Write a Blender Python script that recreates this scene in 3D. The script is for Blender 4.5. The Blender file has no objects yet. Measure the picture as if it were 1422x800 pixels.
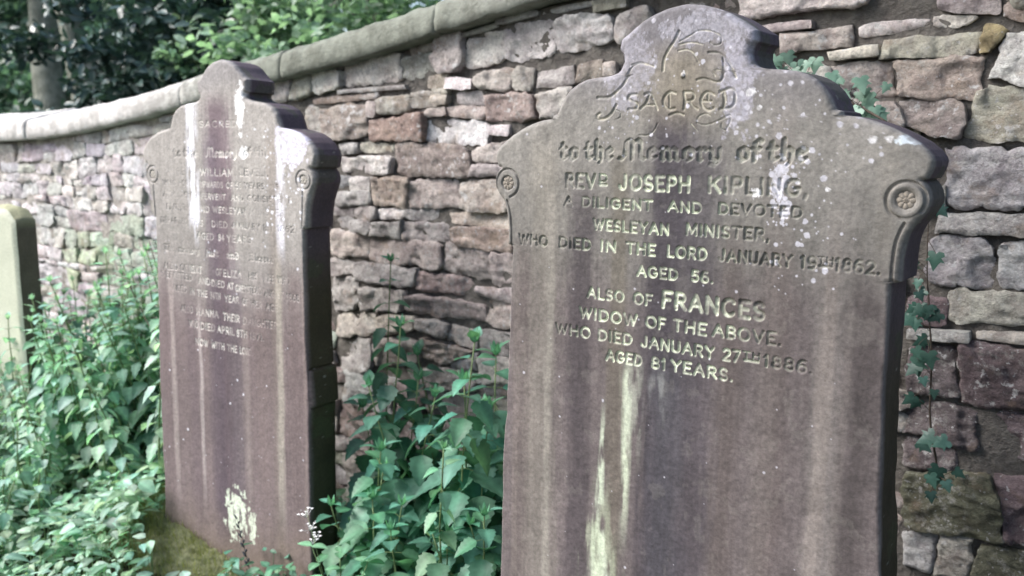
import bpy, math, random
import numpy as np

SC = bpy.context.scene
COL = SC.collection
random.seed(7)
RNG = np.random.default_rng(11)
H = 1.62                       # eye height of the photographer
rad = math.radians
SUN_E, SUN_A, EXPO = 2.9, 38, 1.12

# ------------------------------------------------------------------ data (metres)
KAX,LAX=-0.7626,-2.6021
KOUT=[(0.0,0.2489),(0.0365,0.2439),(0.0666,0.2347),(0.0919,0.2235),(0.117,0.2085),(0.1331,0.1976),(0.144,0.1897),(0.1466,0.1701),(0.1406,0.1653),(0.1362,0.1564),(0.1361,0.146),(0.1394,0.1366),(0.1441,0.1286),(0.1528,0.1223),(0.1683,0.1183),(0.1999,0.1157),(0.2268,0.112),(0.2469,0.1048),(0.2645,0.0941),(0.2782,0.0798),(0.2881,0.0657),(0.2969,0.0479),(0.2984,0.0454),(0.2999,0.0416),(0.3114,0.0389),(0.3131,0.0314),(0.3405,0.0286),(0.3677,0.0209),(0.3959,0.0097),(0.4201,-0.0024),(0.4405,-0.0144),(0.4574,-0.0274),(0.4672,-0.0381),(0.4712,-0.0464),(0.4709,-0.0559),(0.4673,-0.0668),(0.4636,-0.0766),(0.4536,-0.0787),(0.4584,-0.0816),(0.4658,-0.0898),(0.4699,-0.0993),(0.4721,-0.1113),(0.4697,-0.1236),(0.4638,-0.1348),(0.4556,-0.1463),(0.4473,-0.1567),(0.4403,-0.1708),(0.4358,-0.1874),(0.4334,-0.2026),(0.4325,-0.2203),(0.4323,-0.2405),(0.433,-0.2569),(0.416,-0.2606),(0.4179,-0.2931),(0.421,-0.3967),(0.4221,-0.476),(0.4271,-0.5828),(0.4318,-0.6695),(0.4417,-0.8011)]
LOUT=[(0.0,0.2482),(0.0395,0.2396),(0.0669,0.2243),(0.0869,0.2047),(0.1069,0.1876),(0.1237,0.1777),(0.1205,0.1377),(0.1083,0.1333),(0.1079,0.1238),(0.1179,0.1142),(0.1416,0.1066),(0.1787,0.1024),(0.212,0.096),(0.2414,0.0816),(0.2572,0.0628),(0.2664,0.0419),(0.2725,0.0256),(0.2756,0.0186),(0.2853,0.0162),(0.3143,0.0115),(0.3493,0.0023),(0.3775,-0.0114),(0.4023,-0.0296),(0.4205,-0.05),(0.4295,-0.0681),(0.4292,-0.0841),(0.4225,-0.1071),(0.4067,-0.112),(0.419,-0.1256),(0.4233,-0.1415),(0.4214,-0.1577),(0.4116,-0.1788),(0.4017,-0.2),(0.3948,-0.2235),(0.3894,-0.2541),(0.387,-0.2894),(0.385,-0.306),(0.3705,-0.3104),(0.372,-0.385),(0.3756,-0.6499),(0.38,-0.7475),(0.3865,-0.8954),(0.3854,-1.0976),(0.3843,-1.304),(0.39,-1.5128)]
KWORDS=[('b','to',-0.286,-0.2388,-0.0559,0.0396),('b','the',-0.2204,-0.1504,-0.0551,0.0396),('b','Memory',-0.1364,0.1008,-0.0533,0.0396),('b','of',0.1228,0.1728,-0.0515,0.0396),('b','the',0.1854,0.261,-0.0508,0.0396),('c','REV',-0.2692,-0.193,-0.1167,0.0285),('c','^D',-0.1839,-0.1642,-0.1162,0.0285),('c','_',-0.1821,-0.166,-0.1162,0.0285),('c','JOSEPH',-0.1342,0.031,-0.1153,0.0285),('c','KIPLING,',0.0681,0.2678,-0.1136,0.0285),('c','A',-0.2721,-0.2511,-0.1573,0.0194),('c','DILIGENT',-0.2267,-0.0509,-0.1566,0.0194),('c','AND',-0.0181,0.0563,-0.1556,0.0194),('c','DEVOTED',0.0914,0.2599,-0.1546,0.0194),('c','WESLEYAN',-0.1957,-0.0111,-0.2043,0.0211),('c','MINISTER,',0.0242,0.1999,-0.2009,0.0211),('c','WHO',-0.3961,-0.3148,-0.2513,0.0216),('c','DIED',-0.2833,-0.1999,-0.2504,0.0216),('c','IN',-0.1761,-0.1384,-0.2498,0.0216),('c','THE',-0.112,-0.0437,-0.2492,0.0216),('c','LORD',-0.0156,0.0718,-0.2483,0.0216),('c','JANUARY',0.0962,0.2457,-0.2472,0.0216),('c','19',0.2592,0.2872,-0.2464,0.0216),('c','^TH',0.2912,0.3186,-0.2462,0.0216),('c','_',0.2938,0.316,-0.2462,0.0216),('c','1862.',0.3224,0.401,-0.2458,0.0216),('c','AGED',-0.0842,0.0108,-0.2949,0.0207),('c','56.',0.0396,0.0864,-0.2934,0.0207),('c','ALSO',-0.2061,-0.1134,-0.355,0.0216),('c','OF',-0.0906,-0.0477,-0.3547,0.0216),('c','FRANCES',-0.0226,0.2007,-0.3543,0.0313),('c','WIDOW',-0.2255,-0.0784,-0.4026,0.0225),('c','OF',-0.0594,-0.0139,-0.4014,0.0225),('c','THE',0.0043,0.0779,-0.4005,0.0225),('c','ABOVE.',0.0919,0.2345,-0.3992,0.0225),('c','WHO',-0.2886,-0.1959,-0.4464,0.0218),('c','DIED',-0.1754,-0.0907,-0.446,0.0218),('c','JANUARY',-0.0698,0.1004,-0.4453,0.0218),('c','27',0.1158,0.1505,-0.4448,0.0218),('c','^TH',0.158,0.1917,-0.4446,0.0218),('c','_',0.1609,0.1888,-0.4446,0.0218),('c','1886.',0.2004,0.2951,-0.4443,0.0218),('c','AGED',-0.1538,-0.0646,-0.4883,0.0222),('c','81',-0.0423,-0.0102,-0.4872,0.0222),('c','YEARS.',0.0031,0.1407,-0.4859,0.0222)]
LWORDS=[('c','SACRED',-0.112,0.0795,0.022,0.0195),('b','to',-0.2557,-0.2127,-0.0841,0.032),('b','the',-0.2011,-0.1248,-0.0831,0.032),('b','Memory',-0.0837,0.0755,-0.0809,0.032),('b','of',0.1035,0.1416,-0.0792,0.032),('b','the',0.1588,0.2264,-0.0782,0.032),('c','REV',-0.2398,-0.1777,-0.1479,0.0235),('c','^D',-0.17,-0.1471,-0.1472,0.0235),('c','_',-0.17,-0.1471,-0.1472,0.0235),('c','WILLIAM',-0.1168,0.0552,-0.1454,0.0235),('c','LEVELL',0.0835,0.2243,-0.1429,0.0235),('c','WHO',-0.3175,-0.2459,-0.1867,0.0187),('c','FOR',-0.2303,-0.1798,-0.1866,0.0187),('c','UPWARDS',-0.1189,-0.0005,-0.1864,0.0187),('c','OF',0.014,0.0463,-0.1862,0.0187),('c','50',0.0605,0.0924,-0.1861,0.0187),('c','YEARS',0.1064,0.2027,-0.186,0.0187),('c','AS',0.2297,0.2696,-0.1858,0.0187),('c','A',-0.3201,-0.3041,-0.2288,0.0187),('c','DILIGENT,',-0.288,-0.1362,-0.2288,0.0187),('c','FERVENT',-0.1134,0.0122,-0.2286,0.0187),('c','AND',0.0374,0.1012,-0.2286,0.0187),('c','CONSISTENT',0.1187,0.3274,-0.2284,0.0187),('c','FAITHFUL',-0.3029,-0.1692,-0.2752,0.02),('c','AND',-0.1462,-0.0744,-0.2746,0.02),('c','WESLEYAN',-0.0558,0.11,-0.274,0.02),('c','MINISTER',0.1275,0.2935,-0.2732,0.02),('c','DEPARTED',-0.3383,-0.1873,-0.3248,0.0201),('c','THIS',-0.1718,-0.1107,-0.3248,0.0201),('c','DIED',-0.0657,0.0152,-0.3248,0.0201),('c','JANUARY',0.0369,0.1776,-0.3249,0.0201),('c','1ST',0.1913,0.2388,-0.3249,0.0201),('c','1862.',0.2589,0.3444,-0.3249,0.0201),('c','AGED',-0.1435,-0.0567,-0.3715,0.0215),('c','84',-0.0344,-0.005,-0.3716,0.0215),('c','YEARS',0.0096,0.1344,-0.3717,0.0215),('b','The',-0.3284,-0.2719,-0.4286,0.0256),('b','memory',-0.248,-0.1312,-0.4295,0.0256),('b','just',-0.1008,-0.0334,-0.4306,0.0256),('b','and',0.0034,0.0685,-0.4315,0.0256),('b','Blessed',0.1182,0.2388,-0.4328,0.0256),('c','ALSO',-0.3326,-0.2559,-0.496,0.0231),('c','OF',-0.24,-0.2044,-0.4962,0.0231),('c','RELICT',-0.1927,-0.1269,-0.4964,0.0231),('c','OF',-0.0513,-0.0216,-0.4969,0.0231),('c','ELIZA',-0.0142,0.0802,-0.4971,0.0231),('c','HIS',0.1157,0.1578,-0.4975,0.0231),('c','WIFE',0.1856,0.2335,-0.4978,0.0231),('c','WHO',0.2538,0.3105,-0.498,0.0231),('c','DEPARTED',-0.3466,-0.1751,-0.5278,0.0218),('c','AND',-0.1442,-0.0832,-0.5343,0.0218),('c','DIED',-0.0757,-0.0087,-0.5375,0.0218),('c','AT',0.006,0.0352,-0.5403,0.0218),('c','GREYSTEAD',0.046,0.177,-0.5443,0.0218),('c','AUGUST',0.1908,0.2791,-0.5498,0.0218),('c','1868',0.2924,0.3518,-0.5537,0.0218),('c','AGED',-0.2885,-0.2088,-0.5748,0.022),('c','IN',-0.1931,-0.1698,-0.5778,0.022),('c','THE',-0.1543,-0.1006,-0.5802,0.022),('c','74TH',-0.0854,-0.033,-0.5833,0.022),('c','YEAR',-0.0107,0.0622,-0.5871,0.022),('c','OF',0.0802,0.1087,-0.5902,0.022),('c','HER',0.1229,0.1754,-0.5927,0.022),('c','AGE',0.1962,0.2508,-0.5961,0.022),('c','ALSO',-0.2445,-0.1813,-0.6477,0.0234),('c','HANNA',-0.1618,-0.0435,-0.6506,0.0234),('c','THEIR',-0.0211,0.0632,-0.6538,0.0234),('c','DAUGHTER',0.0812,0.249,-0.6576,0.0234),('c','WHO',-0.2036,-0.1566,-0.6996,0.0236),('c','DIED',-0.1411,-0.0646,-0.7014,0.0236),('c','APRIL',-0.0533,0.0357,-0.7036,0.0236),('c','8TH',0.0467,0.0973,-0.7055,0.0236),('c','1871.',0.1116,0.1821,-0.7072,0.0236),('c','NOW',-0.1716,-0.1018,-0.763,0.0225),('c','WITH',-0.0865,-0.0186,-0.7642,0.0225),('c','THE',-0.0037,0.0442,-0.7652,0.0225),('c','LORD.',0.0588,0.1236,-0.7662,0.0225)]
KORN=[(0.0027,[(-0.01,0.1962),(-0.0201,0.1777),(-0.0335,0.1591),(-0.0408,0.1428),(-0.0415,0.1232)]),(0.0027,[(-0.1173,0.1279),(-0.1283,0.1038),(-0.1448,0.0868),(-0.1652,0.0742),(-0.1935,0.0734)]),(0.0026,[(-0.1473,0.0576),(-0.1588,0.0401),(-0.1743,0.0299),(-0.1885,0.0291),(-0.1941,0.0361),(-0.1871,0.0405)]),(0.0015,[(-0.1173,0.1279),(-0.1075,0.136),(-0.0927,0.1396),(-0.0777,0.1355)]),(0.0014,[(-0.1539,0.0489),(-0.1399,0.0443),(-0.1361,0.0339),(-0.1428,0.0296)]),(0.0015,[(-0.0076,0.1769),(0.0135,0.1865),(0.0314,0.1948),(0.0554,0.1931),(0.0766,0.1824),(0.0788,0.169),(0.0657,0.1658),(0.0565,0.1717)]),(0.0014,[(-0.0074,0.1714),(0.0172,0.174),(0.0417,0.1685)]),(0.0015,[(-0.0099,0.1592),(0.0086,0.1609),(0.0228,0.1533),(0.0343,0.1364)]),(0.0022,[(0.0545,0.153),(0.0754,0.1505),(0.0937,0.1362),(0.1063,0.117),(0.1128,0.1035)]),(0.002,[(0.0845,0.1447),(0.0875,0.1151),(0.0839,0.1005),(0.0723,0.0969),(0.0479,0.1045),(0.0329,0.1023)]),(0.0014,[(0.0702,0.1078),(0.0669,0.1146),(0.074,0.1197),(0.0815,0.1181)]),(0.0022,[(-0.0233,0.0355),(-0.0076,0.0395),(0.0068,0.0351)]),(0.0015,[(-0.05,0.0186),(-0.0545,0.0086),(-0.0623,0.0),(-0.0753,-0.0049),(-0.0904,-0.0038)]),(0.0015,[(0.0247,0.0182),(0.0377,0.0042)]),(0.0014,[(0.0369,0.0195),(0.038,0.0292),(0.0453,0.0352),(0.0559,0.0367),(0.0636,0.0331)]),(0.0014,[(0.0369,0.0195),(0.0509,0.0158),(0.0703,0.0193),(0.0892,0.0273),(0.1036,0.0339),(0.1069,0.0271),(0.1031,0.015),(0.0963,0.0055),(0.0887,0.0096),(0.0888,0.0178)]),(0.0014,[(-0.1126,0.1377),(-0.0961,0.1412),(-0.0828,0.1392),(-0.0628,0.1312)]),(0.0026,[(-0.0996,0.0783),(-0.1154,0.0767),(-0.1185,0.0693),(-0.1082,0.0641),(-0.0979,0.0581),(-0.1009,0.0495),(-0.1177,0.0483)]),(0.0026,[(-0.0803,0.0778),(-0.0688,0.079),(-0.0601,0.0645),(-0.0512,0.0472)]),(0.0026,[(-0.0705,0.0784),(-0.0779,0.0592),(-0.0892,0.0493)]),(0.002,[(-0.0795,0.0563),(-0.0564,0.0559)]),(0.0026,[(-0.0125,0.0775),(-0.0253,0.0806),(-0.0376,0.0697),(-0.037,0.0555),(-0.027,0.0468),(-0.0127,0.048)]),(0.002,[(-0.0261,0.0778),(-0.024,0.0524)]),(0.0026,[(0.0062,0.0797),(0.0089,0.063),(0.0072,0.0463)]),(0.0026,[(0.0063,0.0792),(0.0217,0.0793),(0.0282,0.0722),(0.024,0.0641),(0.0086,0.0616)]),(0.0026,[(0.018,0.0614),(0.0268,0.051),(0.0363,0.0458)]),(0.0026,[(0.069,0.0731),(0.0577,0.0783),(0.048,0.0737),(0.0431,0.0623),(0.0476,0.0498),(0.0585,0.0438),(0.0704,0.0475)]),(0.0019,[(0.0446,0.0614),(0.0652,0.0609)]),(0.0019,[(0.0573,0.0751),(0.0579,0.0619)]),(0.0026,[(0.0821,0.0776),(0.1023,0.0838),(0.113,0.0741),(0.112,0.0554),(0.1028,0.0475),(0.0838,0.0456)]),(0.0026,[(0.0897,0.0747),(0.0924,0.0612),(0.0902,0.0471)])]
KNECK=[(0.4331,-0.1539),(0.4263,-0.1705),(0.4217,-0.1884),(0.4198,-0.2087),(0.4189,-0.2354),(0.4199,-0.257)]
KDOT=(0.0016,0.1118)
KROS=(0.432,-0.1136,0.0197,0.0345)
LROS=(0.3775,-0.1497)
STONES=[
('W',-3.067,1.841,-2.944,1.852,-3.074,1.747,-2.951,1.754),
('O',-2.949,1.858,-2.818,1.87,-2.956,1.757,-2.824,1.772),
('W',-2.82,1.862,-2.644,1.874,-2.821,1.772,-2.648,1.798),
('G',-2.784,1.877,-2.635,1.896,-2.785,1.857,-2.636,1.871),
('W',-2.644,1.894,-2.322,1.929,-2.649,1.796,-2.326,1.818),
('O',-2.32,1.903,-2.148,1.92,-2.323,1.813,-2.149,1.838),
('P',-2.283,1.94,-2.154,1.956,-2.276,1.905,-2.155,1.92),
('P',-2.151,1.966,-2.018,1.982,-2.154,1.833,-2.02,1.843),
('W',-2.019,1.955,-1.837,1.979,-2.021,1.845,-1.838,1.859),
('G',-2.023,1.972,-1.865,2.0,-2.023,1.952,-1.865,1.978),
('W',-1.844,1.982,-1.623,1.997,-1.845,1.86,-1.622,1.875),
('G',-1.866,2.01,-1.695,2.027,-1.866,1.983,-1.694,2.004),
('W',-1.695,2.027,-1.482,2.039,-1.695,2.004,-1.481,2.019),
('W',-1.629,1.997,-1.408,1.998,-1.625,1.875,-1.411,1.897),
('O',-1.479,2.034,-1.363,2.046,-1.473,1.996,-1.362,2.007),
('P',-1.408,1.989,-1.27,2.004,-1.406,1.897,-1.267,1.91),
('R',-2.826,1.761,-2.531,1.776,-2.827,1.734,-2.54,1.748),
('P',-2.552,1.777,-2.44,1.785,-2.549,1.746,-2.446,1.752),
('O',-2.45,1.755,-2.276,1.767,-2.445,1.686,-2.278,1.697),
('G',-2.661,1.791,-2.3,1.802,-2.662,1.773,-2.294,1.783),
('S',-2.28,1.775,-2.095,1.78,-2.281,1.748,-2.096,1.757),
('O',-2.281,1.751,-2.096,1.76,-2.282,1.711,-2.096,1.718),
('P',-2.202,1.71,-2.1,1.716,-2.21,1.675,-2.1,1.682),
('S',-2.192,1.83,-2.088,1.836,-2.193,1.78,-2.095,1.785),
('W',-2.092,1.821,-1.971,1.811,-2.103,1.777,-1.972,1.771),
('P',-1.962,1.826,-1.804,1.849,-1.956,1.773,-1.804,1.757),
('O',-1.802,1.844,-1.714,1.842,-1.802,1.759,-1.714,1.757),
('G',-1.712,1.83,-1.551,1.842,-1.711,1.768,-1.55,1.778),
('R',-1.535,1.837,-1.444,1.855,-1.543,1.78,-1.442,1.792),
('P',-1.444,1.842,-1.396,1.846,-1.443,1.794,-1.395,1.802),
('M',-1.835,1.864,-1.622,1.871,-1.829,1.844,-1.621,1.847),
('M',-1.614,1.873,-1.405,1.889,-1.614,1.849,-1.404,1.848),
('S',-2.872,1.735,-2.758,1.719,-2.88,1.602,-2.765,1.596),
('R',-2.762,1.725,-2.501,1.74,-2.77,1.585,-2.507,1.597),
('P',-2.506,1.74,-2.438,1.741,-2.512,1.687,-2.44,1.68),
('B',-2.504,1.67,-2.209,1.697,-2.5,1.586,-2.211,1.593),
('W',-2.214,1.679,-1.892,1.66,-2.216,1.585,-1.912,1.569),
('S',-2.165,1.782,-2.088,1.782,-2.166,1.758,-2.089,1.759),
('S',-2.166,1.761,-2.089,1.762,-2.166,1.724,-2.096,1.723),
('P',-2.055,1.771,-1.923,1.768,-2.056,1.72,-1.924,1.715),
('P',-2.104,1.721,-1.92,1.715,-2.105,1.679,-1.921,1.665),
('R',-1.924,1.758,-1.705,1.754,-1.921,1.66,-1.704,1.663),
('S',-1.705,1.747,-1.564,1.774,-1.69,1.665,-1.563,1.676),
('W',-1.899,1.648,-1.81,1.652,-1.906,1.612,-1.81,1.605),
('G',-2.672,1.58,-2.559,1.586,-2.666,1.53,-2.562,1.538),
('S',-2.564,1.586,-2.367,1.593,-2.55,1.538,-2.372,1.543),
('W',-2.671,1.528,-2.361,1.535,-2.67,1.455,-2.383,1.457),
('R',-2.364,1.59,-1.987,1.577,-2.349,1.455,-1.975,1.461),
('P',-1.988,1.572,-1.792,1.596,-1.978,1.512,-1.792,1.516),
('P',-1.978,1.513,-1.792,1.511,-1.999,1.463,-1.792,1.466),
('G',-2.713,1.448,-2.623,1.451,-2.716,1.386,-2.622,1.383),
('W',-2.624,1.448,-2.493,1.452,-2.627,1.389,-2.495,1.391),
('G',-2.708,1.387,-2.495,1.395,-2.72,1.317,-2.497,1.331),
('R',-2.49,1.449,-2.284,1.458,-2.49,1.334,-2.303,1.335),
('P',-2.285,1.447,-2.032,1.459,-2.304,1.335,-2.04,1.348),
('P',-2.033,1.454,-1.792,1.457,-2.031,1.333,-1.792,1.343),
('G',-2.72,1.321,-2.6,1.327,-2.731,1.281,-2.602,1.285),
('P',-2.601,1.327,-2.469,1.333,-2.586,1.274,-2.468,1.275),
('W',-2.47,1.327,-2.318,1.332,-2.472,1.281,-2.327,1.289),
('P',-2.319,1.335,-2.145,1.343,-2.331,1.289,-2.153,1.294),
('S',-2.129,1.331,-1.792,1.343,-2.136,1.289,-1.792,1.282),
('G',-2.731,1.278,-2.61,1.282,-2.733,1.229,-2.621,1.234),
('P',-2.611,1.276,-2.484,1.275,-2.614,1.225,-2.502,1.218),
('G',-2.485,1.272,-2.327,1.287,-2.503,1.218,-2.341,1.206),
('P',-2.328,1.284,-2.076,1.291,-2.334,1.204,-2.091,1.216),
('R',-2.084,1.279,-1.792,1.287,-2.088,1.205,-1.792,1.192),
('S',-2.733,1.23,-2.522,1.229,-2.74,1.102,-2.527,1.114),
('P',-2.523,1.214,-2.126,1.217,-2.528,1.108,-2.129,1.101),
('P',-2.127,1.214,-1.898,1.212,-2.129,1.098,-1.898,1.093),
('P',-1.902,1.199,-1.785,1.2,-1.902,1.071,-1.785,1.073),
('G',-2.749,1.101,-2.61,1.113,-2.753,1.03,-2.613,1.04),
('P',-2.611,1.101,-2.264,1.105,-2.615,1.022,-2.282,1.015),
('R',-2.265,1.097,-1.975,1.091,-2.275,1.013,-1.993,1.016),
('P',-1.976,1.064,-1.785,1.073,-1.98,1.025,-1.785,1.01),
('G',-2.753,1.03,-2.58,1.035,-2.761,0.874,-2.607,0.886),
('P',-2.582,1.002,-2.316,1.006,-2.578,0.893,-2.342,0.916),
('R',-2.309,1.001,-1.922,1.0,-2.323,0.924,-1.923,0.926),
('P',-1.923,1.024,-1.785,1.01,-1.927,0.917,-1.785,0.915),
('S',-2.73,0.869,-2.486,0.895,-2.736,0.761,-2.49,0.801),
('S',-2.487,0.895,-2.262,0.912,-2.49,0.804,-2.275,0.848),
('P',-2.266,0.911,-2.103,0.906,-2.271,0.858,-2.112,0.839),
('P',-2.104,0.9,-1.963,0.902,-2.113,0.834,-1.975,0.814),
('P',-1.968,0.902,-1.785,0.913,-1.968,0.807,-1.785,0.816),
('R',-2.242,0.83,-1.981,0.817,-2.244,0.745,-2.106,0.74),
('P',-2.499,0.794,-2.241,0.819,-2.525,0.661,-2.255,0.711),
('P',-2.106,0.764,-1.964,0.808,-2.108,0.7,-1.965,0.738),
('P',-1.965,0.802,-1.785,0.814,-1.966,0.696,-1.785,0.721),
('P',-2.226,0.716,-1.965,0.73,-2.236,0.62,-1.983,0.65),
('P',-1.966,0.69,-1.785,0.716,-1.974,0.609,-1.785,0.639),
('P',-2.714,0.758,-2.523,0.785,-2.721,0.614,-2.529,0.636),
('W',-1.006,2.047,-0.628,2.047,-1.001,1.94,-0.63,1.953),
('M',-0.763,1.921,-0.478,1.939,-0.752,1.897,-0.476,1.914),
('P',-0.934,1.922,-0.782,1.926,-0.926,1.899,-0.781,1.901),
('S',-0.876,1.894,-0.68,1.904,-0.874,1.841,-0.676,1.849),
('W',-0.669,1.907,-0.485,1.915,-0.665,1.871,-0.489,1.883),
('W',-0.482,1.918,-0.37,1.912,-0.486,1.883,-0.408,1.881),
('P',-0.479,1.962,-0.33,1.954,-0.476,1.925,-0.326,1.899),
('R',-0.328,1.935,-0.238,1.933,-0.324,1.893,-0.234,1.881),
('S',-0.742,1.84,-0.607,1.853,-0.733,1.813,-0.601,1.821),
('O',-0.597,1.864,-0.367,1.869,-0.604,1.809,-0.369,1.817),
('Y',-0.358,1.892,-0.304,1.866,-0.373,1.81,-0.34,1.817),
('W',-0.313,1.86,-0.232,1.86,-0.352,1.747,-0.22,1.729),
('S',-0.866,1.815,-0.733,1.813,-0.843,1.763,-0.712,1.734),
('S',-0.732,1.806,-0.57,1.809,-0.702,1.72,-0.554,1.713),
('R',-0.57,1.809,-0.346,1.809,-0.556,1.713,-0.353,1.701),
('S',-0.692,1.716,-0.552,1.711,-0.631,1.637,-0.514,1.627),
('R',-0.553,1.711,-0.388,1.702,-0.518,1.627,-0.386,1.596),
('O',-0.369,1.733,-0.219,1.727,-0.387,1.602,-0.207,1.591),
('G',-0.428,1.58,-0.206,1.586,-0.416,1.427,-0.192,1.433),
('G',-0.433,1.417,-0.191,1.425,-0.438,1.358,-0.186,1.368),
('G',-0.449,1.358,-0.294,1.352,-0.446,1.214,-0.277,1.233),
('G',-0.285,1.354,-0.185,1.36,-0.276,1.228,-0.174,1.235),
('O',-0.393,1.218,-0.174,1.234,-0.385,1.126,-0.165,1.142),
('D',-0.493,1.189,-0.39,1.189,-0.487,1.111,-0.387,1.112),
('G',-0.486,1.099,-0.331,1.114,-0.484,1.071,-0.329,1.081),
('S',-0.319,1.116,-0.164,1.127,-0.316,1.091,-0.161,1.094),
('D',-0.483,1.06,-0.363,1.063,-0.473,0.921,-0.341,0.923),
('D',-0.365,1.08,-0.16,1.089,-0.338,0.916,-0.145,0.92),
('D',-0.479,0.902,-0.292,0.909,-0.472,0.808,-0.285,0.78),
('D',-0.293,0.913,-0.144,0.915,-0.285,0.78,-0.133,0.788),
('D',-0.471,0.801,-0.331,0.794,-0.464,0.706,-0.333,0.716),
('M',-0.323,0.759,-0.132,0.777,-0.321,0.729,-0.129,0.75),
('L',-0.464,0.7,-0.242,0.743,-0.448,0.529,-0.201,0.559),
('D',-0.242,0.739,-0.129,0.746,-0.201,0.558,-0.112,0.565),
('G',-0.451,0.529,-0.364,0.543,-0.443,0.412,-0.372,0.412),
('S',-0.364,0.541,-0.276,0.551,-0.372,0.408,-0.274,0.418),
('L',-0.272,0.538,-0.112,0.559,-0.269,0.414,-0.1,0.439),
]


# ------------------------------------------------------------------ numeric helpers
_TAB = np.random.default_rng(3).random((64, 64, 64)).astype(np.float32)
_FLAT = _TAB.ravel()

def vnoise(p, seed=0):
    """value noise in 0..1 at points p (N,3)"""
    off = np.array([seed * 7.31 + .17, seed * 3.77 + .31, seed * 5.13 + .53])
    z0 = p[0, 2] if len(p) else 0
    flat = len(p) > 64 and p[1, 2] == z0 and p[-1, 2] == z0 and np.ptp(p[:, 2]) < 1e-9
    def part(c, o):
        q = c + o; f = np.floor(q); t = (q - f).astype(np.float32)
        return f.astype(np.int32), t * t * (3 - 2 * t)
    ix, tx = part(p[:, 0], off[0]); iy, ty = part(p[:, 1], off[1])
    x0, x1, y0, y1 = ix & 63, (ix + 1) & 63, iy & 63, (iy + 1) & 63
    if flat:
        q = z0 + off[2]; k = int(math.floor(q)); t = q - k; t = t * t * (3 - 2 * t)
        T = (_TAB[:, :, k & 63] * (1 - t) + _TAB[:, :, (k + 1) & 63] * t).astype(np.float32).ravel()
        a = T[x0 * 64 + y0]; a = a + (T[x1 * 64 + y0] - a) * tx
        b = T[x0 * 64 + y1]; b = b + (T[x1 * 64 + y1] - b) * tx
        return a + (b - a) * ty
    iz, tz = part(p[:, 2], off[2]); z0_, z1_ = iz & 63, (iz + 1) & 63
    def pl(zz):
        a = _FLAT[(x0 * 64 + y0) * 64 + zz]; a = a + (_FLAT[(x1 * 64 + y0) * 64 + zz] - a) * tx
        b = _FLAT[(x0 * 64 + y1) * 64 + zz]; b = b + (_FLAT[(x1 * 64 + y1) * 64 + zz] - b) * tx
        return a + (b - a) * ty
    a = pl(z0_)
    return a + (pl(z1_) - a) * tz

def fbm(p, octv=4, seed=0, gain=.5):
    a, s, o = 1.0, 0.0, 0
    for k in range(octv):
        o = o + a * vnoise(p * (2.03 ** k), seed + k * 17); s += a; a *= gain
    return o / s

def p3(*c):
    c = np.broadcast_arrays(*c)
    return np.stack([np.asarray(a, dtype=np.float64).ravel() for a in c], 1)

def sstep(a, b, x):
    t = np.clip((x - a) / (b - a), 0, 1); return t * t * (3 - 2 * t)

def lin(r, g, b):
    """sRGB 0..255 to linear"""
    f = lambda v: (v / 255.0 / 12.92) if v / 255.0 <= .04045 else ((v / 255.0 + .055) / 1.055) ** 2.4
    return np.array([f(r), f(g), f(b)], dtype=np.float32)

def segdist(U, W, pts):
    U = U.astype(np.float32); W = W.astype(np.float32)
    d = np.full(U.shape, 1e9, dtype=np.float32)
    for (x0, y0), (x1, y1) in zip(pts[:-1], pts[1:]):
        dx, dy = x1 - x0, y1 - y0
        L = dx * dx + dy * dy + 1e-12
        t = np.clip(((U - x0) * dx + (W - y0) * dy) / L, 0, 1)
        d = np.minimum(d, np.hypot(U - x0 - t * dx, W - y0 - t * dy))
    return d

def smooth_line(pts, n=6):
    """Catmull-Rom through pts"""
    P = [np.array(p, float) for p in pts]
    if len(P) < 3: return pts
    P = [2 * P[0] - P[1]] + P + [2 * P[-1] - P[-2]]
    out = []
    for i in range(1, len(P) - 2):
        for k in range(n):
            t = k / n
            a, b, c, d = P[i - 1], P[i], P[i + 1], P[i + 2]
            out.append(tuple(.5 * ((2 * b) + (c - a) * t + (2 * a - 5 * b + 4 * c - d) * t * t + (3 * b - a - 3 * c + d) * t ** 3)))
    out.append(tuple(P[-2]))
    return out

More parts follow.
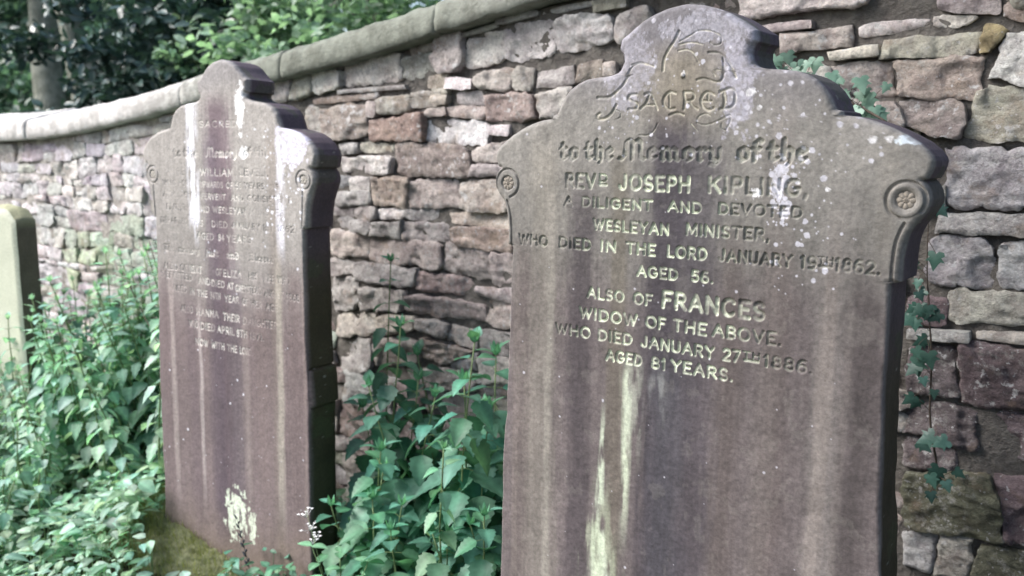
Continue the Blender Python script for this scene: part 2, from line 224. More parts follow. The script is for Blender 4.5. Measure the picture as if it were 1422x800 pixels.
# ------------------------------------------------------------------ mesh helpers
class MB:
    """collects vertices, faces and a vertex colour for one mesh"""
    def __init__(s): s.v, s.f, s.c, s.n = [], [], [], 0
    def add(s, v, f, col=None):
        v = np.asarray(v, float).reshape(-1, 3)
        s.v.append(v); s.f += [tuple(int(i) + s.n for i in q) for q in f]
        c = np.ones((len(v), 3)) if col is None else np.broadcast_to(np.asarray(col, float), (len(v), 3))
        s.c.append(c); s.n += len(v)
    def grid(s, P, col=None, flip=False, wrap=False):
        """P (a,b,3) grid of points"""
        a, b = P.shape[:2]
        idx = np.arange(a * b).reshape(a, b)
        if wrap: idx = np.concatenate([idx, idx[:, :1]], 1)
        q = np.stack([idx[:-1, :-1], idx[:-1, 1:], idx[1:, 1:], idx[1:, :-1]], -1).reshape(-1, 4)
        if flip: q = q[:, ::-1]
        s.add(P.reshape(-1, 3), q.tolist(), None if col is None else np.asarray(col).reshape(-1, 3) if np.ndim(col) > 1 else col)
    def tube(s, pts, radii, seg=6, col=None, cap=True):
        pts = [np.array(p, float) for p in pts]
        if np.isscalar(radii): radii = [radii] * len(pts)
        rings = []; up = np.array([.31, .17, .93])
        for i, p in enumerate(pts):
            d = pts[min(i + 1, len(pts) - 1)] - pts[max(i - 1, 0)]
            d = d / (np.linalg.norm(d) + 1e-9)
            a = np.cross(d, up)
            if np.linalg.norm(a) < .05: a = np.cross(d, np.array([1., 0, 0]))
            a /= np.linalg.norm(a); b = np.cross(d, a)
            t = np.linspace(0, 2 * np.pi, seg, endpoint=False)
            rings.append(p + radii[i] * (np.cos(t)[:, None] * a + np.sin(t)[:, None] * b))
        n0 = s.n
        s.grid(np.array(rings), col, wrap=True)
        if cap:
            s.f.append(tuple(n0 + np.arange(seg))[::-1]); s.f.append(tuple(n0 + (len(pts) - 1) * seg + np.arange(seg)))
    def build(s, name, mat, parent=None, smooth=True):
        V = np.concatenate(s.v).astype(np.float32); C = np.concatenate(s.c).astype(np.float32)
        return fast_mesh(name, V, s.f, C, mat, parent, smooth)

def fast_mesh(name, V, F, C, mat, parent=None, smooth=True):
    me = bpy.data.meshes.new(name)
    if isinstance(F, np.ndarray):
        nf, k = F.shape; loops = F.ravel().astype(np.int32); starts = np.arange(0, nf * k, k, dtype=np.int32); tot = np.full(nf, k, dtype=np.int32)
    else:
        tot = np.array([len(q) for q in F], dtype=np.int32); starts = np.concatenate([[0], np.cumsum(tot)[:-1]]).astype(np.int32)
        loops = np.fromiter((i for q in F for i in q), dtype=np.int32)
    me.vertices.add(len(V)); me.vertices.foreach_set('co', V.astype(np.float32).ravel())
    me.loops.add(len(loops)); me.loops.foreach_set('vertex_index', loops)
    me.polygons.add(len(tot)); me.polygons.foreach_set('loop_start', starts); me.polygons.foreach_set('loop_total', tot)
    if smooth: me.polygons.foreach_set('use_smooth', np.ones(len(tot), dtype=bool))
    me.update(calc_edges=True); me.validate()
    if C is not None:
        at = me.color_attributes.new('Col', 'FLOAT_COLOR', 'POINT')
        at.data.foreach_set('color', np.concatenate([C, np.ones((len(C), 1))], 1).astype(np.float32).ravel())
    me.materials.append(mat)
    o = bpy.data.objects.new(name, me); COL.objects.link(o)
    if parent is not None: o.parent = parent
    return o

def tag(o, label=None, cat=None, group=None, kind=None):
    if label: o['label'] = label
    if cat: o['category'] = cat
    if group: o['group'] = group
    if kind: o['kind'] = kind
    return o

def empty(name, loc=(0, 0, 0), rot=(0, 0, 0)):
    o = bpy.data.objects.new(name, None); COL.objects.link(o); o.location = loc; o.rotation_euler = rot
    o.empty_display_size = .1
    return o

def copy_tree(o, parent=None):
    c = o.copy(); COL.objects.link(c); c.parent = parent
    for ch in list(o.children): copy_tree(ch, c)
    return c

# ------------------------------------------------------------------ materials
def new_mat(name):
    m = bpy.data.materials.new(name); m.use_nodes = True
    nt = m.node_tree; nt.nodes.clear()
    out = nt.nodes.new('ShaderNodeOutputMaterial'); bs = nt.nodes.new('ShaderNodeBsdfPrincipled')
    nt.links.new(bs.outputs[0], out.inputs[0])
    return m, nt, bs, out

def N(nt, t, **kw):
    n = nt.nodes.new(t)
    for k, v in kw.items():
        if k in n.inputs.keys() if hasattr(n.inputs, 'keys') else False: n.inputs[k].default_value = v
        else: setattr(n, k, v)
    return n

def noise(nt, vec, scale, detail=5, rough=.6, sx=(1, 1, 1)):
    n = nt.nodes.new('ShaderNodeTexNoise'); n.inputs['Scale'].default_value = scale; n.inputs['Detail'].default_value = detail; n.inputs['Roughness'].default_value = rough
    if sx != (1, 1, 1):
        mp = nt.nodes.new('ShaderNodeMapping'); mp.inputs['Scale'].default_value = sx; nt.links.new(vec, mp.inputs[0]); vec = mp.outputs[0]
    nt.links.new(vec, n.inputs['Vector']); return n.outputs['Fac']

def ramp(nt, fac, a, b, va=0.0, vb=1.0):
    r = nt.nodes.new('ShaderNodeMapRange'); r.inputs[1].default_value = a; r.inputs[2].default_value = b; r.inputs[3].default_value = va; r.inputs[4].default_value = vb
    r.interpolation_type = 'SMOOTHSTEP'; nt.links.new(fac, r.inputs[0]); return r.outputs[0]

def mixc(nt, fac, a, b, mode='MIX'):
    m = nt.nodes.new('ShaderNodeMix'); m.data_type = 'RGBA'; m.blend_type = mode
    for sock, v in ((m.inputs[0], fac), (m.inputs[6], a), (m.inputs[7], b)):
        if hasattr(v, 'is_linked') or hasattr(v, 'links'): nt.links.new(v, sock)
        elif isinstance(v, (int, float)): sock.default_value = v
        else: sock.default_value = (*[float(x) for x in v[:3]], 1)
    return m.outputs[2]

def math_(nt, op, a, b):
    m = nt.nodes.new('ShaderNodeMath'); m.operation = op
    for i, v in enumerate((a, b)):
        if isinstance(v, (int, float)): m.inputs[i].default_value = v
        else: nt.links.new(v, m.inputs[i])
    return m.outputs[0]

def bump(nt, bs, height, strength, dist):
    b = nt.nodes.new('ShaderNodeBump'); b.inputs['Strength'].default_value = strength; b.inputs['Distance'].default_value = dist
    nt.links.new(height, b.inputs['Height']); nt.links.new(b.outputs[0], bs.inputs['Normal'])

def vcol(nt):
    a = nt.nodes.new('ShaderNodeVertexColor'); a.layer_name = 'Col'; return a.outputs[0]

def obj_vec(nt):
    return nt.nodes.new('ShaderNodeTexCoord').outputs['Object']

def mat_headstone():
    m, nt, bs, out = new_mat('weathered_sandstone'); v = obj_vec(nt)
    c = vcol(nt)
    g = noise(nt, v, 120, 4, .7)
    c = mixc(nt, 1.0, c, mixc(nt, ramp(nt, g, .3, .7), (.82, .82, .82), (1.16, 1.16, 1.16)), 'MULTIPLY')
    nt.links.new(c, bs.inputs['Base Color'])
    bs.inputs['Roughness'].default_value = .78; bs.inputs['Specular IOR Level'].default_value = .35
    h = math_(nt, 'ADD', math_(nt, 'MULTIPLY', noise(nt, v, 60, 6, .7), .6), math_(nt, 'MULTIPLY', noise(nt, v, 340, 3, .7), .4))
    bump(nt, bs, h, .35, .004)
    return m

def mat_wall():
    m, nt, bs, out = new_mat('rubble_stone'); v = obj_vec(nt)
    c = vcol(nt)
    # mottled mineral colour
    c = mixc(nt, 1.0, c, mixc(nt, ramp(nt, noise(nt, v, 14, 5, .65), .33, .68), (.76, .72, .73), (1.22, 1.22, 1.20)), 'MULTIPLY')
    c = mixc(nt, math_(nt, 'MULTIPLY', ramp(nt, noise(nt, v, 5.5, 4, .6), .5, .68), .24), c, (.20, .16, .12))
    c = mixc(nt, 1.0, c, mixc(nt, ramp(nt, noise(nt, v, 90, 4, .75), .3, .7), (.78, .78, .78), (1.18, 1.18, 1.18)), 'MULTIPLY')
    # pale lichen crusts
    l1 = ramp(nt, noise(nt, v, 24, 4, .62), .60, .66)
    l2 = ramp(nt, noise(nt, v, 3.2, 2, .5), .40, .54)
    c = mixc(nt, math_(nt, 'MULTIPLY', math_(nt, 'MULTIPLY', l1, l2), .85), c, (.60, .59, .59))
    l3 = ramp(nt, noise(nt, v, 64, 2, .5), .66, .70)
    c = mixc(nt, math_(nt, 'MULTIPLY', l3, .7), c, (.55, .55, .56))
    # fine crusts, pits and rusty weathering that differ from block to block
    m1 = ramp(nt, noise(nt, v, 42, 6, .72), .50, .62); m2 = ramp(nt, noise(nt, v, 6.5, 3, .6), .40, .62)
    c = mixc(nt, math_(nt, 'MULTIPLY', math_(nt, 'MULTIPLY', m1, m2), .55), c, (.46, .45, .43))
    m3 = ramp(nt, noise(nt, v, 55, 6, .75), .55, .66)
    c = mixc(nt, math_(nt, 'MULTIPLY', m3, .5), c, (.075, .070, .066))
    m4 = ramp(nt, noise(nt, v, 11, 5, .7), .56, .66)
    c = mixc(nt, math_(nt, 'MULTIPLY', m4, .30), c, (.28, .19, .13))
    # dark algae blotches
    d1 = ramp(nt, noise(nt, v, 9, 6, .7), .56, .70)
    c = mixc(nt, math_(nt, 'MULTIPLY', d1, .42), c, (.055, .055, .052))
    nt.links.new(c, bs.inputs['Base Color'])
    bs.inputs['Roughness'].default_value = .9; bs.inputs['Specular IOR Level'].default_value = .25
    h = math_(nt, 'ADD', noise(nt, v, 30, 8, .76), math_(nt, 'MULTIPLY', noise(nt, v, 130, 5, .75), .5))
    bump(nt, bs, h, 1.0, .016)
    return m

def mat_plain(name, base, alt, scale=20, rough=.9, bscale=40, bstr=.5, bdist=.01, spec=.3, usecol=False):
    m, nt, bs, out = new_mat(name); v = obj_vec(nt)
    f = ramp(nt, noise(nt, v, scale, 6, .65), .35, .65)
    c = mixc(nt, f, base, alt)
    if usecol: c = mixc(nt, 1.0, c, vcol(nt), 'MULTIPLY')
    nt.links.new(c, bs.inputs['Base Color']); bs.inputs['Roughness'].default_value = rough; bs.inputs['Specular IOR Level'].default_value = spec
    bump(nt, bs, noise(nt, v, bscale, 6, .7), bstr, bdist)
    return m

def mat_leaf(name, base, alt, rough=.45, trans=.25, vein=0.0):
    """base/alt leaf colours; per-plant variation from the object's random value, per-leaf from Col"""
    m, nt, bs, out = new_mat(name); v = obj_vec(nt)
    oi = nt.nodes.new('ShaderNodeObjectInfo')
    f = ramp(nt, noise(nt, v, 18, 3, .6), .3, .7)
    c = mixc(nt, f, base, alt)
    c = mixc(nt, 1.0, c, vcol(nt), 'MULTIPLY')
    k = nt.nodes.new('ShaderNodeMapRange'); k.inputs[3].default_value = .8; k.inputs[4].default_value = 1.2; nt.links.new(oi.outputs['Random'], k.inputs[0])
    cc = nt.nodes.new('ShaderNodeCombineColor')
    for i in range(3): nt.links.new(k.outputs[0], cc.inputs[i])
    c = mixc(nt, 1.0, c, cc.outputs[0], 'MULTIPLY')
    nt.links.new(c, bs.inputs['Base Color']); bs.inputs['Roughness'].default_value = rough; bs.inputs['Specular IOR Level'].default_value = .45
    bump(nt, bs, noise(nt, v, 160, 3, .6), .25, .003)
    tr = nt.nodes.new('ShaderNodeBsdfTranslucent'); nt.links.new(mixc(nt, 1.0, c, (1.4, 1.6, 1.05), 'MULTIPLY'), tr.inputs[0])
    mx = nt.nodes.new('ShaderNodeMixShader'); mx.inputs[0].default_value = trans
    nt.links.new(bs.outputs[0], mx.inputs[1]); nt.links.new(tr.outputs[0], mx.inputs[2]); nt.links.new(mx.outputs[0], out.inputs[0])
    return m

M_HEAD = mat_headstone()
M_WALL = mat_wall()
M_COPE = mat_plain('coping_sandstone', (.36, .345, .33), (.58, .565, .55), 13, .9, 60, .8, .010, usecol=True)
M_BACK = mat_plain('wall_core', (.30, .28, .27), (.48, .46, .43), 30, .95, 30, .9, .03, usecol=True)
M_SOIL = mat_plain('leaf_mould_soil', (.035, .032, .02), (.06, .072, .036), 14, .95, 50, .8, .03)
M_MOSS = mat_plain('mossy_turf', (.15, .165, .085), (.25, .26, .15), 40, .95, 90, .9, .02)
M_BARK = mat_plain('bark', (.17, .18, .145), (.30, .31, .26), 8, .9, 22, .9, .05)
M_STEM = mat_plain('green_stem', (.10, .15, .06), (.14, .20, .09), 30, .6, 60, .2, .002)
M_TWIG = mat_plain('brown_twig', (.05, .038, .03), (.09, .07, .055), 30, .8, 60, .4, .002)
M_SEED = mat_plain('dark_seed_head', (.02, .022, .03), (.05, .055, .065), 60, .8, 90, .4, .002)
M_PETAL = mat_plain('white_petal', (.75, .76, .78), (.82, .82, .82), 30, .6, 60, .1, .001)
M_NETTLE = mat_leaf('nettle_leaf', (.065, .165, .108), (.11, .26, .175), .48, .32)
M_YOUNG = mat_leaf('young_nettle_leaf', (.14, .28, .18), (.20, .36, .24), .42, .3)
M_GROUNDLEAF = mat_leaf('undergrowth_leaf', (.18, .30, .225), (.33, .46, .37), .48, .38)  # bleaching glare over the left bank put into this pale leaf colour
M_DARKIVY = mat_leaf('dark_ivy_leaf', (.030, .075, .060), (.060, .125, .10), .4, .12)
M_IVY = mat_leaf('ivy_leaf', (.09, .16, .12), (.17, .26, .20), .45, .15)
M_TREE = mat_leaf('tree_leaf', (.06, .12, .085), (.13, .21, .155), .4, .3)
M_EVER = mat_leaf('evergreen_leaf', (.028, .056, .048), (.06, .105, .092), .3, .12)
M_LIGHTTREE = mat_leaf('pale_tree_leaf', (.13, .21, .14), (.24, .33, .25), .45, .4)

# ------------------------------------------------------------------ lettering
def arc(cx, cy, rx, ry, a0, a1, n=9):
    return [(cx + rx * math.cos(rad(a0 + (a1 - a0) * i / n)), cy + ry * math.sin(rad(a0 + (a1 - a0) * i / n))) for i in range(n + 1)]
G = {   # width, strokes, in units of the capital height
 'A': (.8, [[(0, 0), (.4, 1), (.8, 0)], [(.15, .36), (.65, .36)]]),
 'B': (.62, [[(.05, 0), (.05, 1), (.35, 1)] + arc(.33, .76, .24, .24, 90, -90) + [(.05, .52)], [(.33, .52)] + arc(.33, .26, .29, .26, 90, -90) + [(.05, 0)]]),
 'C': (.78, [arc(.42, .5, .40, .5, 45, 315, 16)]),
 'D': (.78, [[(.05, 0), (.05, 1), (.3, 1)] + arc(.3, .5, .44, .5, 90, -90, 14) + [(.05, 0)]]),
 'E': (.6, [[(.6, 1), (.05, 1), (.05, 0), (.6, 0)], [(.05, .52), (.48, .52)]]),
 'F': (.58, [[(.58, 1), (.05, 1), (.05, 0)], [(.05, .52), (.46, .52)]]),
 'G': (.82, [arc(.42, .5, .40, .5, 45, 340, 16) + [(.8, .45), (.55, .45)]]),
 'H': (.74, [[(.05, 0), (.05, 1)], [(.69, 0), (.69, 1)], [(.05, .52), (.69, .52)]]),
 'I': (.14, [[(.07, 0), (.07, 1)]]),
 'J': (.55, [[(.48, 1), (.48, .25)] + arc(.26, .25, .22, .25, 0, -170)]),
 'K': (.7, [[(.05, 0), (.05, 1)], [(.66, 1), (.07, .42)], [(.28, .6), (.7, 0)]]),
 'L': (.56, [[(.05, 1), (.05, 0), (.56, 0)]]),
 'M': (.92, [[(.05, 0), (.08, 1), (.46, .15), (.84, 1), (.87, 0)]]),
 'N': (.74, [[(.05, 0), (.05, 1), (.69, 0), (.69, 1)]]),
 'O': (.86, [arc(.43, .5, .41, .5, 0, 360, 20)]),
 'P': (.6, [[(.05, 0), (.05, 1), (.32, 1)] + arc(.32, .73, .26, .27, 90, -90) + [(.05, .46)]]),
 'R': (.68, [[(.05, 0), (.05, 1), (.34, 1)] + arc(.34, .74, .26, .26, 90, -90) + [(.05, .48)], [(.3, .48), (.68, 0)]]),
 'S': (.6, [arc(.3, .74, .25, .26, 30, 270, 12) + arc(.3, .24, .27, .24, 90, -150, 12)]),
 'T': (.7, [[(0, 1), (.7, 1)], [(.35, 1), (.35, 0)]]),
 'U': (.72, [[(.05, 1), (.05, .32)] + arc(.36, .32, .31, .32, 180, 360) + [(.67, 1)]]),
 'V': (.76, [[(0, 1), (.38, 0), (.76, 1)]]),
 'W': (1.06, [[(0, 1), (.28, 0), (.53, .9), (.78, 0), (1.06, 1)]]),
 'Z': (.62, [[(0, 1), (.6, 1), (.02, 0), (.62, 0)]]), 'Q': (.86, [arc(.43, .5, .41, .5, 0, 360, 20)]), 'X': (.74, [[(0, 0), (.72, 1)], [(0, 1), (.74, 0)]]),
 'Y': (.74, [[(0, 1), (.37, .48), (.74, 1)], [(.37, .48), (.37, 0)]]),
 '0': (.62, [arc(.31, .5, .29, .5, 0, 360, 18)]),
 '1': (.3, [[(.03, .8), (.17, 1), (.17, 0)]]),
 '2': (.6, [arc(.3, .72, .27, .28, 160, -40, 10) + [(.03, 0), (.6, 0)]]),
 '3': (.58, [arc(.28, .74, .25, .26, 150, -80, 12) + arc(.28, .26, .28, .26, 80, -150, 12)]),
 '4': (.64, [[(.46, 0), (.46, 1), (.02, .3), (.64, .3)]]),
 '5': (.58, [[(.54, 1), (.1, 1), (.08, .58)] + arc(.29, .32, .27, .32, 110, -150, 12)]),
 '6': (.6, [[(.5, .98)] + arc(.36, .38, .34, .62, 100, 180, 8) + arc(.3, .3, .28, .3, 180, 540, 16)]),
 '7': (.58, [[(0, 1), (.56, 1), (.2, 0)]]),
 '8': (.6, [arc(.3, .75, .23, .25, -90, 270, 14), arc(.3, .26, .28, .26, 90, 450, 14)]),
 '9': (.6, [arc(.3, .7, .28, .3, 0, 360, 16), [(.58, .7), (.55, .3), (.36, 0), (.12, .02)]]),
 '_': (.6, [[(0, .28), (.6, .28)]]),
 '.': (.1, [[(.05, .03), (.06, .06)]]), ',': (.1, [[(.07, .06), (.02, -.16)]]),
}
# black letter, in units of the ascender height (x-height about .56); drawn with a slanted nib
K = {
 't': (.34, [[(.10, .86), (.10, .12), (.2, .02), (.32, .12)], [(0, .58), (.28, .58)]]),
 'o': (.42, [[(.08, .5), (.08, .12), (.2, .0)], [(.08, .5), (.22, .6), (.36, .48), (.36, .12), (.2, .0)]]),
 'h': (.46, [[(.1, 1.0), (.1, .06), (.16, .0)], [(.1, .46), (.26, .6), (.38, .48), (.38, .14), (.28, -.14)]]),
 'e': (.38, [[(.32, .12), (.2, .0), (.08, .12), (.08, .48), (.2, .6), (.33, .46), (.1, .28)]]),
 'm': (.72, [[(.02, .52), (.1, .6), (.1, .06), (.16, .0)], [(.1, .46), (.24, .6), (.34, .5), (.34, .06), (.40, .0)], [(.34, .46), (.48, .6), (.58, .5), (.58, .08), (.68, .0)]]),
 'r': (.34, [[(.02, .52), (.1, .6), (.1, .06), (.16, .0)], [(.1, .46), (.24, .6), (.32, .5)]]),
 'y': (.46, [[(.04, .58), (.1, .5), (.1, .12), (.22, .0), (.36, .14)], [(.36, .6), (.36, .0), (.22, -.22), (.06, -.16)]]),
 'n': (.46, [[(.02, .52), (.1, .6), (.1, .06), (.16, .0)], [(.1, .46), (.26, .6), (.36, .5), (.36, .08), (.44, .0)]]),
 'f': (.34, [[(.34, .88), (.24, .98), (.12, .84), (.12, .0)], [(0, .56), (.28, .56)]]),
 'a': (.4, [[(.08, .52), (.2, .6), (.32, .5), (.32, .08), (.4, .0)], [(.32, .34), (.1, .24), (.1, .08), (.2, .0), (.32, .12)]]),
 'd': (.42, [[(.1, .94), (.2, .9), (.36, .6), (.36, .12), (.2, .0), (.08, .12), (.08, .44), (.2, .56), (.34, .48)]]),
 'l': (.24, [[(.1, 1.0), (.1, .08), (.2, .0)]]),
 'u': (.46, [[(.1, .6), (.1, .1), (.2, .0), (.36, .12)], [(.36, .6), (.36, .08), (.44, .0)]]),
 's': (.38, [[(.33, .5), (.2, .6), (.08, .48), (.1, .36), (.32, .24), (.32, .1), (.18, .0), (.04, .08)]]),
 'j': (.24, [[(.1, .6), (.12, .0), (.02, -.18)], [(.1, .8), (.14, .76)]]),
 'M': (.95, [[(.0, .04), (.12, .0), (.2, .14), (.24, .9)], [(.24, .9), (.36, 1.0), (.48, .86), (.48, .0)], [(.48, .8), (.66, 1.0), (.78, .86), (.78, .1), (.92, .0)]]),
 'T': (.8, [[(.05, .9), (.3, .96), (.6, .88), (.78, .98)], [(.36, .8), (.16, .6), (.14, .3), (.34, .02), (.6, .04), (.72, .2)], [(.46, .86), (.44, .1)]]),
 'B': (.78, [[(.04, .9), (.2, .98), (.2, .06), (.06, .0)], [(.2, .94), (.5, .98), (.6, .76), (.36, .54)], [(.36, .54), (.68, .44), (.66, .12), (.4, .0), (.2, .06)]]),
}

def carve(U, W, ulim, words, depth, fills, stem=.165):
    """returns the height change and the letter mask for the cut letters; U, W are the vertex grids (rows share W)"""
    h = np.zeros(U.shape, np.float32); mask = np.zeros(U.shape, np.float32)
    wrow = W[:, 0]
    for st, s, u0, u1, wb, cap in words:
        sup = s.startswith('^')
        t = s[1:] if sup else s
        ch = cap * (.55 if sup else 1.0); base = wb + (cap * .5 if sup else 0)
        GL = K if st == 'b' else G
        gap = .30 if st == 'c' else .07
        adv = sum(GL[q][0] for q in t) + gap * (len(t) - 1)
        sx = (u1 - u0) * .97 / (adv * ch)
        x = u0
        hw = max(stem * ch * (1.0 if st == 'c' else .62), .00125)
        for q in t:
            gw, strokes = GL[q]
            r = np.nonzero((wrow > base - .35 * ch) & (wrow < base + 1.25 * ch))[0]
            if len(r):
                r0, r1 = r[0], r[-1] + 1
                um = U[(r0 + r1) // 2]
                cc = np.nonzero((um > x - .012) & (um < x + gw * ch * sx + .012))[0]
                if len(cc):
                    c0, c1 = max(cc[0] - 3, 0), cc[-1] + 4
                    uu, ww = U[r0:r1, c0:c1], W[r0:r1, c0:c1]
                    d = np.full(uu.shape, 1e9, np.float32)
                    for pl in strokes:
                        pts = [(x + a * ch * sx, base + b * ch) for a, b in pl]
                        if st == 'b':       # broad nib held at 40 degrees
                            for k in np.linspace(-1, 1, 5):
                                ox, oy = k * .05 * ch, k * .042 * ch
                                d = np.minimum(d, segdist(uu, ww, [(a + ox, b + oy) for a, b in pts]))
                        else:
                            d = np.minimum(d, segdist(uu, ww, pts))
                    m = np.clip((hw - d) / hw * 1.5, 0, 1)
                    h[r0:r1, c0:c1] = np.minimum(h[r0:r1, c0:c1], -depth * m)
                    mask[r0:r1, c0:c1] = np.maximum(mask[r0:r1, c0:c1], np.clip((hw * 1.05 - d) / hw * 2.2, 0, 1))
            x += (gw + gap) * ch * sx
        if sup and t == 'D':
            pass
    return h, mask

# ------------------------------------------------------------------ headstones
def stone_rows(wtop, wfine, wbot, step):
    a = np.arange(wtop, wfine, -step); b = np.arange(wfine, wbot, -.012)
    return np.concatenate([a, b, [wbot]])

def make_headstone(label, outline, axis, D, lean, yaw, thick, step, ncol, wfine, wbot, paint, relief, rossettes, side_joint=(), edge=.007, head_edge=.013, ledge=-.26):
    root = empty('headstone'); tag(root, label, 'headstone')
    rot = (-lean, 0, yaw)
    cy, sy = math.cos(yaw), math.sin(yaw)
    # local frame: x right, z up, y into the stone, origin on the axis at eye height
    root.rotation_mode = 'XYZ'; root.rotation_euler = rot
    base_w = wbot
    # origin at the base of the stone
    R3 = np.array(root.rotation_euler.to_matrix())
    o = np.array([0, D, H]) + R3 @ np.array([axis, 0, 0])
    ob = o + R3 @ np.array([0, 0, base_w]); root.location = ob
    ow = np.array([p[1] for p in outline]); ou = np.array([p[0] for p in outline])
    if outline[-1][1] > wbot: ow = np.append(ow, wbot - .01); ou = np.append(ou, ou[-1] + .004)
    rows = stone_rows(ow[0] - .0004, wfine, wbot, step)
    half = np.interp(-rows, -ow, ou).astype(np.float64)
    nr = len(rows)
    # old worn edges: slightly different left and right
    hl = half + (fbm(p3(rows * 9, 0 * rows, 0 * rows + 3.1), 4, 5) - .5) * .010 * sstep(0, .08, half)
    hr = half + (fbm(p3(rows * 9, 0 * rows, 0 * rows + 8.7), 4, 9) - .5) * .009 * sstep(0, .08, half)
    s = np.linspace(0, 1, ncol); s = s + .055 * np.sin(2 * np.pi * s) / (2 * np.pi) * -1 * 0
    U = (-hl)[:, None] + (hl + hr)[:, None] * s[None, :]
    W = np.repeat(rows[:, None], ncol, 1)
    # distance to the outline
    poly = [(-a, b) for a, b in zip(ou[::-1], ow[::-1])] + list(zip(ou[1:], ow[1:]))
    d = np.minimum(U + hl[:, None], hr[:, None] - U)
    far = d < .09
    dd = np.full(U.shape, 1.0, np.float32)
    dd[far] = segdist(U[far], W[far], poly)
    top = np.abs(W - ow[0]) < .2
    dd[top] = np.minimum(dd[top], segdist(U[top], W[top], poly))
    dd = np.minimum(dd, np.maximum(d, 0) + 0.0)
    er = np.where(W > ledge, head_edge, edge) * (.35 + 1.2 * fbm(p3(U * 22, W * 22, 0 * U), 4, 21, .65)).reshape(U.shape)
    q = np.clip(1 - dd / er, 0, 1)
    h = -er * (1 - np.sqrt(np.maximum(0, 1 - q * q)))
    P3 = p3(U, W, 0 * U)
    h = h + ((fbm(P3 * 16, 4, 31) - .5) * .0030 + (fbm(P3 * 110, 3, 41) - .5) * .0011).reshape(U.shape)
    rh, mask = relief(U, W, dd)
    h = h + rh
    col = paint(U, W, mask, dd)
    front = np.stack([U, -h, W - base_w], -1)
    idx = np.arange(nr * ncol).reshape(nr, ncol)
    F = np.stack([idx[:-1, :-1], idx[1:, :-1], idx[1:, 1:], idx[:-1, 1:]], -1).reshape(-1, 4)
    V = [front.reshape(-1, 3)]; C = [col.reshape(-1, 3)]; FF = [F]
    n = nr * ncol
    # side faces: left edge, right edge (from front to back), back sheet
    nd = 16
    tt = np.linspace(0, 1, nd)
    for side in (-1, 1):
        c0 = 0 if side < 0 else ncol - 1
        fe = front[:, c0]
        Yb = fe[:, 1][:, None] * (1 - tt) + thick * tt
        Xb = np.repeat(fe[:, 0][:, None], nd, 1)
        Zb = np.repeat(fe[:, 2][:, None], nd, 1)
        e2 = np.minimum(tt, 1 - tt)[None, :] * thick
        pn = p3(Xb * 11 + side * 3, Yb * 20, Zb * 11)
        rough = ((fbm(pn, 4, 51) - .5) * .010).reshape(Xb.shape) * sstep(0, .02, e2)
        rough = rough - .006 * sstep(.02, 0, (1 - tt)[None, :] * thick) * np.ones_like(Xb)
        for jw in side_joint:
            rough = rough - .008 * np.exp(-((Zb + base_w - jw) / .004) ** 2) * sstep(0, .01, tt[None, :] * thick)
            rough = rough + .006 * ((Zb + base_w < side_joint[0]) & (Zb + base_w > side_joint[-1])) * sstep(0, .01, tt[None, :] * thick)
        Xb = Xb + side * rough
        P = np.stack([Xb, Yb, Zb], -1)
        # edge column shares position with the front
        pc = P.reshape(-1, 3)
        k1 = fbm(p3(pc[:, 0] * 9, pc[:, 1] * 9, pc[:, 2] * 9), 4, 61)[:, None]
        low = sstep(ledge + .02, ledge - .25, (pc[:, 2] + base_w))[:, None]
        cs = lin(86, 76, 83) * (1 - low) + lin(70, 64, 49) * low  # sides toned darker than the face: their shade put into the colour
        cs = cs * (.6 + .8 * k1)
        cs = np.where(k1 > .62, cs * .6 + lin(74, 84, 58) * .4, cs)
        sp = (vnoise(pc * 150, 71) > .93)[:, None] & (k1 > .5)
        cs = np.where(sp, lin(150, 148, 140) * .8, cs)
        fw = (1 - sstep(0, .02, np.repeat(tt[None, :], nr, 0).reshape(-1, 1) * thick))
        cs = cs * (1 - fw) + np.repeat(col[:, c0][:, None, :], nd, 1).reshape(-1, 3) * fw
        ii = np.arange(nr * nd).reshape(nr, nd) + n
        Fs = np.stack([ii[:-1, :-1], ii[:-1, 1:], ii[1:, 1:], ii[1:, :-1]], -1).reshape(-1, 4)
        if side > 0: Fs = Fs[:, ::-1]
        V.append(pc); C.append(cs); FF.append(Fs); n += len(pc)
        if side < 0: lb = ii[:, -1]
        else: rb = ii[:, -1]
    FF.append(np.stack([lb[:-1], rb[:-1], rb[1:], lb[1:]], -1))
    slab = fast_mesh('slab', np.concatenate(V), np.concatenate(FF), np.concatenate(C).astype(np.float32), M_HEAD, root)
    for (ru, rw, rin, rcol) in rossettes:
        mb = MB(); nth, nrr = 64, 14
        th = np.linspace(0, 2 * np.pi, nth, endpoint=False); rr_ = np.linspace(0, 1, nrr)
        pet = np.abs(np.cos(th * 4)) ** .6
        R_ = rin * .86 * (.80 + .20 * pet)[None, :] * rr_[:, None]
        hh = .0044 * np.sqrt(np.maximum(0, 1 - rr_ ** 4))[:, None] * (.62 + .38 * pet[None, :]) - .0014 * np.exp(-((rr_ - .34) / .07) ** 2)[:, None]
        hh[-1] = -.0035
        X = ru + R_ * np.cos(th); Z = rw + R_ * np.sin(th) - base_w; Y = .0055 - hh
        Pg = np.stack([X, Y, Z], -1)
        kk = (.82 + .36 * fbm(p3(X * 60, Y * 0, Z * 60), 3, 5)).reshape(X.shape)[..., None]
        mb.grid(Pg, (rcol * kk).reshape(-1, 3), wrap=True)
        mb.build('rosette', M_HEAD, root)
    return root

